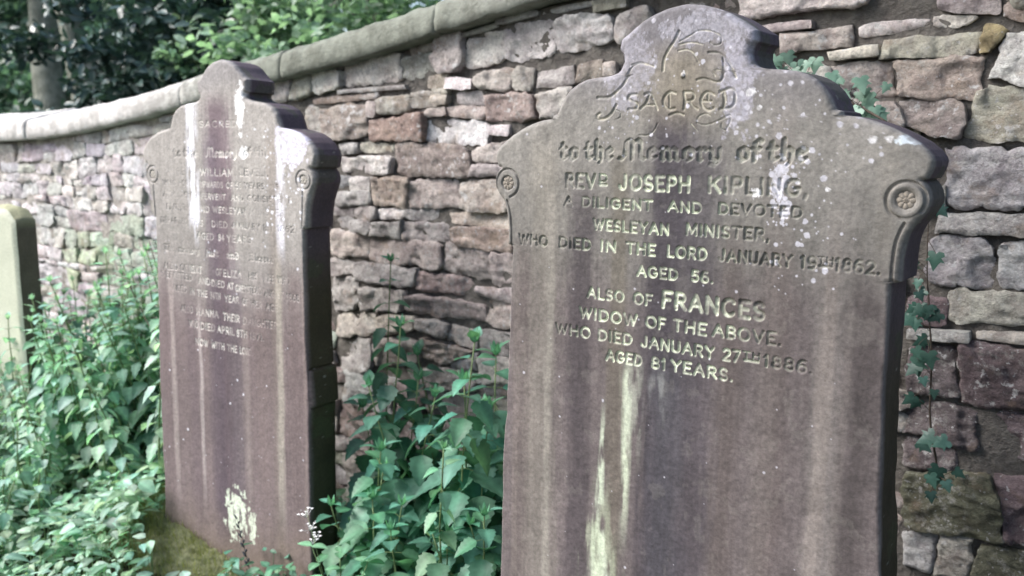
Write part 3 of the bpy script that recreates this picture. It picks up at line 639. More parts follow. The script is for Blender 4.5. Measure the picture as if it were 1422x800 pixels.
def blot(U, W, u, w, ru, rw, seed, fr=26, sharp=.12):
    """irregular patch, 0..1"""
    d = np.hypot((U - u) / ru, (W - w) / rw)
    n = fbm(p3(U * fr * 1.5, W * fr * 1.0, 0 * U + seed), 5, seed, .68).reshape(U.shape)
    cr = fbm(p3(U * 190, W * 170, 0 * U + seed), 3, seed + 2).reshape(U.shape)
    return sstep(-sharp, sharp, 1 - d + (n - .5) * 2.2) * (.45 + .55 * sstep(.34, .58, cr))

def spots(U, W, u0, u1, w0, w1, n, rmin, rmax, seed):
    m = np.zeros(U.shape, np.float32); r = np.random.default_rng(seed)
    wrow = W[:, 0]
    for i in range(n):
        u, w, q = r.uniform(u0, u1), r.uniform(w0, w1), rmin + (rmax - rmin) * r.random() ** 3
        rr = np.nonzero(np.abs(wrow - w) < q * 1.6)[0]
        if not len(rr): continue
        sl = slice(rr[0], rr[-1] + 1)
        uu, ww = U[sl], W[sl]
        dd = np.hypot(uu - u, ww - w)
        sel = dd < q * 1.7
        if not sel.any(): continue
        wob = vnoise(p3(uu[sel] * 260, ww[sel] * 260, 0 * uu[sel] + i), seed)
        v = sstep(.0009, -.0009, dd[sel] - q * (.7 + .6 * wob))
        mm = m[sl]; mm[sel] = np.maximum(mm[sel], v); m[sl] = mm
    return m

def mixa(c, col, m): return c * (1 - m[..., None]) + np.asarray(col, np.float32) * m[..., None]

def streak(U, W, u, wd, seed, drift=.012, broken=.0):
    o = (fbm(p3(W * 3.2, 0 * W + seed, 0 * W), 3, seed).reshape(U.shape) - .5) * drift
    e = (fbm(p3(U * 90, W * 10, 0 * W + seed), 3, seed + 3).reshape(U.shape) - .5) * .9
    m = sstep(1.25, .25, np.abs(U - u - o) / wd + e)
    if broken: m = m * sstep(broken - .12, broken + .12, fbm(p3(U * 60, W * 14, 0 * W + seed), 4, seed + 8).reshape(U.shape))
    return m

def paint_kipling(U, W, mask, dd):
    S = U.shape
    n1 = fbm(p3(U * 7, W * 5, 0 * U), 5, 1).reshape(S); n2 = fbm(p3(U * 26, W * 3.0, 0 * U + 4), 4, 2).reshape(S); n3 = fbm(p3(U * 60, W * 55, 0 * U), 4, 3).reshape(S)
    up = sstep(.02, .20, W + (n1 - .5) * .16)                 # weathered head
    low = sstep(-.18, -.42, W + (n1 - .5) * .2)               # fresher red-brown stone below
    c = np.ones(S + (3,), np.float32) * lin(152, 147, 140)
    c = mixa(c, lin(136, 123, 123), low)
    c = mixa(c, lin(134, 129, 137), up * .85)
    # broad rain streaks
    for u, wd, colr, a, lo, hi, sd in (
        (-.02, .060, lin(84, 76, 86), .92, -1.2, .06, 3), (.055, .055, lin(92, 84, 95), .70, -1.2, -.02, 5), (-.225, .040, lin(94, 84, 90), .8, -1.2, -.12, 7),
        (.13, .03, lin(118, 104, 100), .6, -1.2, -.2, 9), (.22, .035, lin(120, 104, 102), .6, -1.2, -.2, 11), (.385, .03, lin(100, 90, 90), .75, -1.2, -.27, 13),
        (-.38, .03, lin(132, 118, 113), .55, -1.2, -.25, 15), (-.13, .030, lin(136, 126, 106), .55, -1.2, -.05, 17), (-.325, .05, lin(168, 160, 146), .55, -1.2, -.02, 19), (.325, .04, lin(166, 158, 152), .5, -1.2, -.12, 20), (-.005, .05, lin(100, 98, 108), .6, -1.2, -.46, 24),
        (.21, .035, lin(158, 146, 140), .35, -1.2, .05, 21), (.40, .02, lin(150, 142, 130), .35, -.3, .0, 22)):
        m = streak(U, W, u, wd, sd, .02) * a * sstep(lo, lo + .12, W) * sstep(hi + .06, hi - .06, W)
        c = mixa(c, colr, m)
    for u, wd, colr, a, hi, sd in ((-.307, .013, lin(182, 174, 162), .85, -.12, 23), (.317, .018, lin(182, 168, 160), .7, -.2, 25), (.355, .010, lin(160, 148, 142), .35, -.3, 27), (-.40, .012, lin(165, 150, 140), .3, -.3, 29)):
        c = mixa(c, colr, streak(U, W, u, wd, sd, .014) * a * sstep(hi + .1, hi - .15, W))
    c = mixa(c, lin(158, 146, 124), np.exp(-((U - .0) / .085) ** 2) * sstep(-.02, .08, W) * sstep(.2, .13, W) * .75)
    c = c * (.80 + .40 * n1)[..., None] * (.88 + .24 * n2)[..., None] * (.80 + .40 * n3)[..., None]
    # weathered head paler; shade low on the shaft also put into its colour
    c = c * (.50 + .22 * sstep(-.32, .08, W + (n1 - .5) * .2))[..., None]
    gy = c.mean(-1, keepdims=True); c = gy + (c - gy) * .80
    # pale green-white run-off below the inscription
    pg = lin(196, 206, 184)
    wdA = .007 + .022 * sstep(-.68, -.98, W)
    c = mixa(c, pg, streak(U, W, -.158, wdA, 33, .01, .44) * sstep(-.56, -.72, W) * .95)
    c = mixa(c, lin(176, 186, 160), streak(U, W, -.158, wdA * 2.0, 34, .01, .5) * sstep(-.72, -.9, W) * .55)
    c = mixa(c, lin(186, 194, 172), streak(U, W, -.098, .013, 35, .01, .38) * sstep(-.47, -.53, W) * sstep(-.95, -.72, W) * .9)
    c = mixa(c, lin(176, 180, 166), streak(U, W, -.085, .030, 36, .012, .45) * sstep(-.45, -.52, W) * sstep(-.75, -.55, W) * .5)
    c = mixa(c, lin(150, 152, 150), streak(U, W, -.03, .03, 37, .012, .52) * sstep(-.48, -.52, W) * sstep(-.66, -.54, W) * .5)
    # lichen
    fs = fbm(p3(U * 170, W * 5, 0 * U + 3), 3, 91).reshape(S); pt = fbm(p3(U * 130, W * 120, 0 * U + 3), 3, 92).reshape(S); cr = fbm(p3(U * 18, W * 14, 0 * U + 7), 5, 93, .62).reshape(S)
    c = c * (.86 + .28 * fs)[..., None] * (.80 + .40 * pt)[..., None]
    c = c * (1 - .12 * sstep(.54, .66, cr) * (1 - up))[..., None]
    c = mixa(c, lin(150, 146, 138), sstep(.60, .68, fbm(p3(U * 34, W * 26, 0 * U + 1), 5, 94, .65).reshape(S)) * .10)
    lw = lin(196, 194, 203)
    c = mixa(c, lin(168, 165, 176), blot(U, W, .125, .10, .035, .10, 4, 40) * .9)
    c = mixa(c, lin(172, 170, 180), blot(U, W, .05, .20, .10, .03, 6, 40) * .65)
    c = mixa(c, lin(165, 162, 172), blot(U, W, -.12, .12, .055, .08, 8, 34) * .65)
    c = mixa(c, lw, spots(U, W, .19, .235, -.17, -.06, 60, .0015, .008, 5) * .9)
    c = mixa(c, lw, blot(U, W, .208, -.09, .012, .035, 12, 70) * .8)
    c = mixa(c, lw, spots(U, W, -.2, .45, -.05, .24, 240, .0012, .005, 15) * .8)
    c = mixa(c, lw, spots(U, W, .20, .33, -.30, .05, 70, .0012, .006, 16) * .8)
    c = mixa(c, lw, spots(U, W, -.45, .42, -1.0, .0, 70, .001, .0035, 17) * .7)
    c = mixa(c, lin(205, 214, 222), blot(U, W, .429, -.012, .022, .0085, 14, 70) * .95)
    for u, w, r in ((.370, -.011, .0072), (.398, -.010, .006), (.165, -.112, .009), (.144, .077, .008), (.0046, .1144, .005), (.30, -.10, .005), (.162, .046, .005)):
        c = mixa(c, lin(214, 212, 214), blot(U, W, u, w, r, r, int(abs(u) * 900), 120, .2))
    c = mixa(c, lin(150, 144, 140), sstep(.005, .0, dd) * .35)
    # the cut letters keep pale lichen in the middle of the stone
    z = np.where(W > -.33, sstep(-.26, -.16, U) * sstep(.15, .03, U), sstep(-.3, -.16, U) * sstep(.28, .02, U))
    z = z * (W < -.07) * (.45 + 1.0 * fbm(p3(U * 30, W * 30, 0 * U), 3, 77).reshape(S))
    z = (.12 + .80 * z) * (.55 + .8 * sstep(.35, .6, fbm(p3(U * 75, W * 75, 0 * U), 3, 80).reshape(S)))
    c = mixa(c, lin(206, 212, 190), np.clip(mask * z, 0, .92))
    ornm = mask * (W > .0)
    c = mixa(c, lin(196, 190, 174), np.clip(ornm * .55 * sstep(.42, .6, fbm(p3(U * 24, W * 24, 0 * U), 3, 78).reshape(S)) * 1.6, 0, .7))
    return np.clip(c, .02, .85)

def relief_kipling(U, W, dd):
    h, m = carve(U, W, None, KWORDS, .0040, None)
    wear = (.45 + .75 * sstep(.30, .60, fbm(p3(U * 45, W * 45, 0 * U), 3, 88).reshape(U.shape)))
    h = h * wear; m = m * np.clip(wear, .5, 1)
    r = np.nonzero(W[:, 0] > -.02)[0]; sl = slice(0, r[-1] + 1)
    for hw, pts in KORN:
        pts = smooth_line(pts); pw = [q[1] for q in pts]; rr = np.nonzero((W[:, 0] > min(pw) - .006) & (W[:, 0] < max(pw) + .006))[0]
        if not len(rr): continue
        sl = slice(rr[0], rr[-1] + 1); d = segdist(U[sl], W[sl], pts)
        hw2 = hw * 1.9
        t = np.clip(1 - d / hw2, 0, 1)
        t = t * t * (3 - 2 * t); h[sl] = np.minimum(h[sl], -(.0034 if hw > .00185 else .0019) * t); m[sl] = np.maximum(m[sl], np.clip(t * 1.2 - .3, 0, 1))
    for sg in (-1, 1):
        d = segdist(U, W, smooth_line([(sg * a, b) for a, b in KNECK]))
        h = np.minimum(h, -.005 * np.clip(1 - (d / .0035) ** 2, 0, 1))
        u0, w0, rin, rout = sg * KROS[0], KROS[1], KROS[2], KROS[3]
        r_ = np.hypot(U - u0, W - w0)
        ang = np.arctan2(W - w0, (U - u0) * sg)
        keep = ~((ang < -.7) & (ang > -1.75))
        h = np.where(keep, np.minimum(h, -.005 * np.clip(1 - (np.abs(r_ - rout * .93) / .0036) ** 2, 0, 1)), h)
        h = np.where(r_ < rin, -.0050 * sstep(rin, rin - .005, r_), h)
        h = h + .0022 * sstep(rin, rin + .004, r_) * sstep(rout * .9, rout * .78, r_)
    d = np.hypot(U - KDOT[0], W - KDOT[1])
    h = h + .004 * np.sqrt(np.clip(1 - (d / .0055) ** 2, 0, 1))
    return h, m

def paint_left(U, W, mask, dd):
    S = U.shape
    n1 = fbm(p3(U * 6, W * 4, 0 * U + 9), 5, 101).reshape(S); n2 = fbm(p3(U * 24, W * 2.5, 0 * U + 4), 4, 102).reshape(S); n3 = fbm(p3(U * 60, W * 55, 0 * U), 4, 103).reshape(S)
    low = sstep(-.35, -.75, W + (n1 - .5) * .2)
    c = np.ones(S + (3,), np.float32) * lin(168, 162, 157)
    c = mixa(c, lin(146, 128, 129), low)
    for u, wd, colr, a, lo, hi, sd in (
        (-.02, .078, lin(118, 100, 108), .95, -1.7, .12, 203), (-.06, .05, lin(108, 94, 108), .5, -1.7, .0, 204), (.24, .03, lin(150, 136, 126), .4, -1.7, .0, 206), (.33, .04, lin(140, 121, 121), .6, -1.7, -.45, 205),
        (-.34, .035, lin(142, 122, 124), .5, -1.7, -.5, 207), (-.19, .035, lin(132, 114, 120), .6, -1.7, -.6, 209), (.04, .05, lin(124, 112, 120), .6, -1.7, -.45, 211), (.17, .04, lin(150, 131, 129), .5, -1.7, -.6, 213)):
        c = mixa(c, colr, streak(U, W, u, wd, sd, .02) * a * sstep(lo, lo + .1, W) * sstep(hi + .05, hi - .05, W))
    for u, wd, colr, a, hi, sd in ((-.300, .016, lin(196, 180, 176), .8, -.5, 223), (-.148, .012, lin(204, 190, 188), .85, -.6, 225), (.255, .020, lin(206, 196, 182), .8, -.4, 227), (.09, .02, lin(176, 160, 156), .6, -.6, 229), (.37, .008, lin(180, 160, 152), .4, -.4, 231)):
        c = mixa(c, colr, streak(U, W, u, wd, sd, .012) * a * sstep(hi + .1, hi - .15, W) * sstep(-1.45, -1.15, W))
    c = mixa(c, lin(160, 140, 120), sstep(-1.32, -1.55, W + (n1 - .5) * .3) * .6)
    up = sstep(.10, .2, W + (n1 - .5) * .1)
    c = mixa(c, lin(152, 147, 148), up * .8)
    c = c * (.82 + .36 * n1)[..., None] * (.90 + .20 * n2)[..., None] * (.82 + .36 * n3)[..., None]
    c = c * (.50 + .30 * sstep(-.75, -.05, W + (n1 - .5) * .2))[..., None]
    gy = c.mean(-1, keepdims=True); c = gy + (c - gy) * .88
    fs = fbm(p3(U * 150, W * 4.5, 0 * U + 3), 3, 191).reshape(S); pt = fbm(p3(U * 120, W * 110, 0 * U + 3), 3, 192).reshape(S)
    c = c * (.86 + .28 * fs)[..., None] * (.84 + .32 * pt)[..., None]
    lw = lin(226, 226, 236)
    c = mixa(c, lw, streak(U, W, -.155, .034, 41, .02, .43) * sstep(-.36, -.26, W) * sstep(.14, .08, W) * .95)
    c = mixa(c, lw, streak(U, W, -.140, .016, 42, .02, .42) * sstep(-.42, -.3, W) * sstep(-.1, -.2, W) * .8)
    c = mixa(c, lin(236, 236, 238), blot(U, W, .092, .085, .020, .075, 43, 50) * .95)
    c = mixa(c, lin(236, 236, 238), blot(U, W, .105, -.065, .020, .020, 44, 70) * .95)
    c = mixa(c, lin(212, 208, 226), blot(U, W, .33, -.035, .065, .075, 45, 46) * .9)
    c = mixa(c, lin(216, 214, 224), streak(U, W, .275, .022, 46, .01, .44) * sstep(-.45, -.30, W) * sstep(.02, -.05, W) * .85)
    c = mixa(c, lw, spots(U, W, .2, .38, -.35, .03, 110, .0015, .006, 47) * .85)
    c = mixa(c, lw, spots(U, W, -.42, .38, -1.4, .2, 110, .0012, .0045, 48) * .75)
    # pale splash near the foot
    sm = np.maximum(blot(U, W, .018, -1.375, .060, .085, 51, 40), blot(U, W, .098, -1.40, .022, .060, 52, 50))
    sm = sm * sstep(.42, .60, fbm(p3(U * 130, W * 14, 0 * U), 4, 53, .65).reshape(S) + .07)
    c = mixa(c, lin(214, 224, 204), np.clip(sm, 0, .80))
    z = (.25 + .75 * sstep(-.22, -.12, U) * sstep(.12, .05, U)) * (.35 + 1.1 * fbm(p3(U * 34, W * 34, 0 * U), 3, 79).reshape(S))
    z = np.where(W > -.4, z * sstep(-.2, -.1, U) * sstep(.2, .08, U), z)
    c = mixa(c, lin(226, 222, 214), np.clip(mask * z * .62, 0, .7))
    return np.clip(c, .02, .85)

def relief_left(U, W, dd):
    h, m = carve(U, W, None, LWORDS, .0020, None, .145)
    wear = (.38 + .8 * sstep(.36, .62, fbm(p3(U * 38, W * 38, 0 * U), 3, 89).reshape(U.shape)))
    h = h * wear; m = m * np.clip(wear, .3, 1)
    for sg in (-1, 1):
        u0, w0 = sg * (LROS[0]), LROS[1]
        r_ = np.hypot(U - u0, W - w0)
        h = np.minimum(h, -.0045 * np.clip(1 - (np.abs(r_ - .031) / .0036) ** 2, 0, 1))
        h = np.where(r_ < .018, -.006 * sstep(.018, .014, r_), h)
        d = segdist(U, W, [(sg * (LROS[0] - .004), LROS[1] - .033), (sg * .373, -.235), (sg * .368, -.30)])
        h = np.minimum(h, -.004 * np.clip(1 - (d / .0035) ** 2, 0, 1))
    return h, m

import time as _t; _T0 = _t.time()
print('headstones')
make_headstone('tall sharp-lettered headstone nearest the camera, lichen-spotted shaped top and carved rosettes', KOUT, KAX, 1.6, rad(1), rad(-1.5), .136, .00135, 680, -1.02, -1.72,
               paint_kipling, relief_kipling, [(s_ * KROS[0], KROS[1], KROS[2], lin(140, 132, 122)) for s_ in (-1, 1)], ledge=-.259)
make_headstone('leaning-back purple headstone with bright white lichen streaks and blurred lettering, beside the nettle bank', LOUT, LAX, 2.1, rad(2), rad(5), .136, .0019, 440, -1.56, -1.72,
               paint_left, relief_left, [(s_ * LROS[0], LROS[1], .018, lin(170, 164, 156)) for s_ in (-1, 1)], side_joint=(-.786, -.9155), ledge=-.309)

# third headstone, at the left edge: plain, round-shouldered, mossy on top
def third_headstone():
    root = empty('headstone', (-4.285, 1.9, -.035), (rad(-1), 0, rad(2)))
    tag(root, 'small pale headstone with a mossy top, half hidden in the nettles at the left edge', 'headstone')
    mb = MB(); Wd, Tk, Ht = .62, .105, 1.30
    n = 40
    x = np.linspace(-Wd, 0, n); z = np.linspace(-.1, 1, 60)
    prof = Ht - .0 * x - .05 * sstep(.10, 0, np.minimum(x + Wd, -x)) ** 2
    X, T = np.meshgrid(x, np.linspace(0, 1, 60)); Z = T * np.interp(X, x, prof)
    e = np.minimum(np.minimum(X + Wd, -X), np.interp(X, x, prof) - Z)
    rr = .012; q = np.clip(1 - e / rr, 0, 1)
    hh = -rr * (1 - np.sqrt(np.maximum(0, 1 - q * q))) + ((fbm(p3(X * 20, Z * 20, 0 * X), 4, 3) - .5) * .005).reshape(X.shape)
    k = fbm(p3(X * 9, Z * 6, 0 * X), 4, 6).reshape(X.shape)
    base = lin(172, 175, 158) * (.8 + .4 * k)[..., None]
    Pf = np.stack([X, -hh, Z], -1)
    mb.grid(Pf, base.reshape(-1, 3), flip=False)
    loop = np.concatenate([Pf[:, 0], Pf[-1, 1:], Pf[::-1, -1][1:]])
    tt = np.linspace(0, 1, 10)
    side = np.repeat(loop[:, None, :], 10, 1); side[:, :, 1] = loop[:, 1][:, None] * (1 - tt) + Tk * tt
    ln = fbm(p3(side[..., 0] * 18, side[..., 1] * 18, side[..., 2] * 18), 4, 8).reshape(side.shape[:2])
    up = sstep(Ht - .10, Ht - .02, side[..., 2])
    cs = lin(92, 84, 74) * (.6 + .8 * ln)[..., None] * (1 - up[..., None]) + lin(150, 150, 120) * (.7 + .6 * ln)[..., None] * up[..., None]
    side[..., 2] += (ln - .5) * .03 * up * np.sin(np.pi * tt)[None, :] + up * .012 * np.sin(np.pi * tt)[None, :]
    mb.grid(side, cs.reshape(-1, 3), flip=True)
    mb.add([loop[i] * [1, 0, 1] + [0, Tk, 0] for i in range(len(loop))], [tuple(range(len(loop)))], lin(90, 84, 74))
    mb.build('slab', M_HEAD, root)
third_headstone()

# ------------------------------------------------------------------ the wall
YW = 2.48
TOPX = np.array([-9.0, -5.48, -5.05, -4.65, -4.29, -3.965, -3.66, -2.90, -2.48, -2.11, -1.79, -1.62, -.9, 2.6])
TOPZ = np.array([1.53, 1.570, 1.590, 1.622, 1.662, 1.702, 1.745, 1.847, 1.904, 1.964, 2.013, 2.042, 2.09, 2.16])
def ztop(x): return np.interp(x, TOPX, TOPZ)

TINT = {'W': (210, 206, 204), 'O': (174, 174, 164), 'G': (174, 172, 172), 'P': (178, 171, 168), 'S': (188, 182, 174), 'R': (163, 151, 146), 'B': (154, 138, 128), 'D': (116, 106, 108),  # D: dark purple blocks, with the low right shade put into the colour
        'M': (62, 68, 52), 'Y': (154, 146, 112), 'L': (104, 105, 90)}
wall_mb = MB()
_sid = [0]
def wall_stone(q, tint, gap=.0012, res=.009, rough=1.0, proud=None):
    """one block: q = (TL, TR, BL, BR) corners in wall metres"""
    _sid[0] += 1; sd = _sid[0]
    r = random.Random(sd * 7919)
    TL, TR, BL, BR = [np.array(p, float) for p in q]
    wd = max(np.linalg.norm(TR - TL), np.linalg.norm(BR - BL)); ht = max(np.linalg.norm(TL - BL), np.linalg.norm(TR - BR))
    if wd < .012 or ht < .008: return
    nx = int(min(60, max(6, wd / res))); nz = int(min(44, max(5, ht / res)))
    su = np.linspace(0, 1, nx); sv = np.linspace(0, 1, nz)
    # denser towards the edges so that the rounding shows
    ea = lambda t: t - .10 * np.sin(4 * np.pi * t) / (4 * np.pi) * 1.0
    Uu, Vv = np.meshgrid(ea(su), ea(sv))
    P = (TL[None, None] * ((1 - Uu) * (1 - Vv))[..., None] + TR * (Uu * (1 - Vv))[..., None] + BL * ((1 - Uu) * Vv)[..., None] + BR * (Uu * Vv)[..., None])
    e = np.minimum(np.minimum(Uu, 1 - Uu) * wd, np.minimum(Vv, 1 - Vv) * ht)
    # inset for the open joint, then wander the outline
    c0 = (TL + TR + BL + BR) / 4
    P0 = P
    g = min(gap, .16 * min(wd, ht))
    P[..., 0] = c0[0] + (P[..., 0] - c0[0]) * (1 - 2 * g / wd); P[..., 1] = c0[1] + (P[..., 1] - c0[1]) * (1 - 2 * g / ht)
    amp = min(.020, .19 * min(wd, ht)) * rough
    n_a = fbm(p3(P[..., 0] * 20, P[..., 1] * 24, 0 * P[..., 0] + sd), 4, 3, .6).reshape(Uu.shape) - .5
    n_b = fbm(p3(P[..., 0] * 20, P[..., 1] * 24, 0 * P[..., 0] + sd + 50.5), 4, 4, .6).reshape(Uu.shape) - .5
    # knock the corners off
    cu, cv = (Uu - .5) * 2, (Vv - .5) * 2
    k = (np.abs(cu * cv)) ** 5 * min(.010, .10 * min(wd, ht)) * r.uniform(.0, 1.3)
    X = P[..., 0] + n_a * amp * 2 - np.sign(cu) * k; Z = P[..., 1] + n_b * amp * 2 + np.sign(cv) * k
    rr = min(.003 + .007 * r.random() ** 2, .22 * min(wd, ht))
    qf = np.clip(1 - e / rr, 0, 1)
    h = -rr * .9 * (1 - np.sqrt(np.maximum(0, 1 - qf ** 2)))
    lf_ = c0[0] < -3.2
    pr = ((r.uniform(-.006, .006) if lf_ else r.uniform(-.016, .012)) if proud is None else proud)
    tx, tz = r.uniform(-.12, .12), r.uniform(-.16, .16)
    h = h + np.clip((X - c0[0]) * tx, -.012, .012) + np.clip((Z - c0[1]) * tz, -.01, .01)
    pp = p3(X * 9, Z * 13, 0 * X + sd * 1.7)
    h = h + (fbm(pp, 5, 7).reshape(X.shape) - .5) * .013 * min(1, ht / .06) * rough
    fc = fbm(p3(X * 7, Z * 9, 0 * X + sd * 3.3), 2, 12).reshape(X.shape)
    h = h - .010 * sstep(.53, .57, fc) * min(1, ht / .07)      # flaked-off facets
    h = h + (fbm(p3(X * 45, Z * 60, 0 * X + sd), 3, 13).reshape(X.shape) - .5) * .014 * min(1, ht / .05)
    st = np.abs(fbm(p3(X * 3, Z * 55, 0 * X + sd), 3, 8).reshape(X.shape) - .5)
    h = h + st * .018 * min(1, ht / .05)
    Y = YW - pr - h
    # rim going back into the wall
    G_ = np.zeros((nz + 2, nx + 2, 3))
    G_[1:-1, 1:-1] = np.stack([X, Y, Z], -1)
    G_[0, 1:-1] = G_[1, 1:-1]; G_[-1, 1:-1] = G_[-2, 1:-1]; G_[:, 0] = G_[:, 1]; G_[:, -1] = G_[:, -2]
    m = np.zeros((nz + 2, nx + 2), bool); m[0] = m[-1] = True; m[:, 0] = m[:, -1] = True
    yb = YW + .085
    G_[..., 1] = np.where(m, yb, G_[..., 1])
    t = lin(*tint) * (1 + r.uniform(-.13, .13)) * np.array([1 + r.uniform(-.05, .05), 1, 1 + r.uniform(-.05, .05)])
    wall_mb.grid(G_[1:-1, 1:-1], t)
    F_ = G_[1:-1, 1:-1]
    loop = np.concatenate([F_[0], F_[1:, -1], F_[-1, ::-1][1:], F_[::-1, 0][1:]])
    back = loop.copy(); back[:, 1] = yb
    wall_mb.grid(np.stack([loop, (loop + back) / 2, back], 1), t, flip=True)

occ_x0, occ_z0, cell = -9.0, -.2, .01
OCC = np.zeros((260, 1170), bool)
def occ_mark(x0, x1, z0, z1):
    OCC[max(0, int((z0 - occ_z0) / cell)):int((z1 - occ_z0) / cell) + 1, max(0, int((x0 - occ_x0) / cell)):int((x1 - occ_x0) / cell) + 1] = True
def occ_frac(x0, x1, z0, z1):
    a = OCC[max(0, int((z0 - occ_z0) / cell)):int((z1 - occ_z0) / cell) + 1, max(0, int((x0 - occ_x0) / cell)):int((x1 - occ_x0) / cell) + 1]
    return a.mean() if a.size else 1.0

print('wall', _t.time() - _T0)
for s_ in STONES:
    t, v = s_[0], s_[1:]
    TL, TR, BL, BR = (v[0], v[1]), (v[2], v[3]), (v[4], v[5]), (v[6], v[7])
    # dark marked blocks sit back in the joints
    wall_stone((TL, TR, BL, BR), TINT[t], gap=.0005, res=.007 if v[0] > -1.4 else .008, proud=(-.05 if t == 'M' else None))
    # occupancy: sample the quad
    for a in np.linspace(0.02, .98, 40):
        for b in np.linspace(0.04, .96, 16):
            x = (TL[0] * (1 - a) + TR[0] * a) * (1 - b) + (BL[0] * (1 - a) + BR[0] * a) * b
            z = (TL[1] * (1 - a) + TR[1] * a) * (1 - b) + (BL[1] * (1 - a) + BR[1] * a) * b
            iz, ix = int((z - occ_z0) / cell), int((x - occ_x0) / cell)
            if 0 <= iz < 260 and 0 <= ix < 1170: OCC[iz, ix] = True

LEFTT = [(206, 200, 203), (200, 195, 198), (208, 206, 205), (192, 184, 190), (200, 199, 193), (188, 187, 184), (212, 210, 209)]  # left wall tints lightened: the brighter light there is put into the colour
MIDT = [(172, 165, 162), (166, 164, 162), (174, 166, 161), (158, 145, 144), (168, 166, 158), (182, 176, 171)]
def in_wall(k, x):     # wandering bed joint
    return float((vnoise(np.array([[x * 2.6, k * 3.7, .5]]), 91)[0] - .5) * .055 + (vnoise(np.array([[x * 9, k * 5.7, 1.5]]), 92)[0] - .5) * .022)
rq = random.Random(5)
zk, k = -.12, 0
rows_ = [zk]
while zk < 2.2:
    zk += rq.choice((.055, .07, .085, .10, .12, .14)); rows_.append(zk)
for k in range(len(rows_) - 1):
    x = -8.6 + rq.uniform(0, .2)
    while x < 2.5:
        hgt = rows_[k + 1] - rows_[k]
        L = rq.uniform(.9, 2.9) * max(hgt, .07)
        x1 = x + L
        f = lambda kk, xx: rows_[kk] + in_wall(kk, xx) + .35 * (ztop(xx) - 1.62) * (rows_[kk] / 1.8) * (1 if xx < -2.9 else 1)
        zb0, zb1, zt0, zt1 = f(k, x), f(k, x1), f(k + 1, x), f(k + 1, x1)
        tp0, tp1 = ztop(x) - .012, ztop(x1) - .012
        zt0, zt1 = min(zt0, tp0), min(zt1, tp1)
        sl0, sl1 = rq.uniform(-.015, .015), rq.uniform(-.015, .015)
        if zt0 - zb0 > .02 and zt1 - zb1 > .02:
            tint = rq.choice(LEFTT if x < -3.0 else MIDT)
            if -5.0 < x < -3.0 and zb0 < 1.25 - .25 * max(0, -3.9 - x) and rq.random() < .6: tint = tuple(np.array(tint) * np.array([.92, 1.0, .91]))
            fr = occ_frac(x, x1, min(zb0, zb1) + .01, max(zt0, zt1) - .01)
            if fr < .10:
                if hgt > .10 and rq.random() < .30:
                    mz0, mz1 = (zb0 + zt0) / 2, (zb1 + zt1) / 2
                    wall_stone(((x + sl0, zt0), (x1 + sl1, zt1), (x, mz0), (x1, mz1)), tint, res=.010)
                    wall_stone(((x, mz0), (x1, mz1), (x - sl0, zb0), (x1 - sl1, zb1)), rq.choice(LEFTT if x < -3.0 else MIDT), res=.010)
                else:
                    wall_stone(((x + sl0, zt0), (x1 + sl1, zt1), (x - sl0, zb0), (x1 - sl1, zb1)), tint, res=.010 if x < -3 else .009)
            elif fr < .97:
                # small pinning stones in what is left over
                m_ = max(1, int(L / .05))
                for i in range(m_):
                    a, b = x + L * i / m_, x + L * (i + 1) / m_
                    for zz in range(2):
                        za = zb0 + (zt0 - zb0) * zz / 2; zc = zb0 + (zt0 - zb0) * (zz + 1) / 2
                        if occ_frac(a + .003, b - .003, za + .003, zc - .003) < .12:
                            wall_stone(((a, zc), (b, zc), (a, za), (b, za)), rq.choice(MIDT), res=.010, proud=-.03)
        x = x1 + .002
wall = wall_mb.build('stone_wall', M_WALL)
tag(wall, 'long rubble stone wall of pinkish brown blocks behind the headstones, rising to the right', 'wall')
# hearting and back face
mb = MB()
xs = np.arange(-8.7, 2.55, .035)
zs = np.linspace(0, 1, 60)
X, T = np.meshgrid(xs, zs); Z = -.2 + T * (ztop(X) - .004 + .2)
Yb = YW + .062 + (fbm(p3(X * 18, Z * 18, 0 * X), 4, 15).reshape(X.shape) - .5) * .05
mort = sstep(-2.9, -3.7, X) * (.6 + .4 * sstep(.6, 1.3, Z))
Yb = Yb - .037 - .011 * mort
mb.grid(np.stack([X, Yb, Z], -1), ((.34 + .66 * mort)[..., None] * np.array([1, .97, .94])).reshape(-1, 3), flip=True)
Yk = np.full_like(X, YW + .52) + (fbm(p3(X * 8, Z * 8, 0 * X + 5), 4, 16).reshape(X.shape) - .5) * .05
mb.grid(np.stack([X, Yk, Z], -1))
for cix in (0, -1):
    mb.grid(np.stack([np.stack([X[:, cix], Yb[:, cix], Z[:, cix]], -1), np.stack([X[:, cix], Yk[:, cix], Z[:, cix]], -1)], 0))
mb.grid(np.stack([np.stack([X[-1], Yb[-1], Z[-1]], -1), np.stack([X[-1], Yk[-1], Z[-1]], -1)], 0))
mb.build('wall_core', M_BACK, wall)

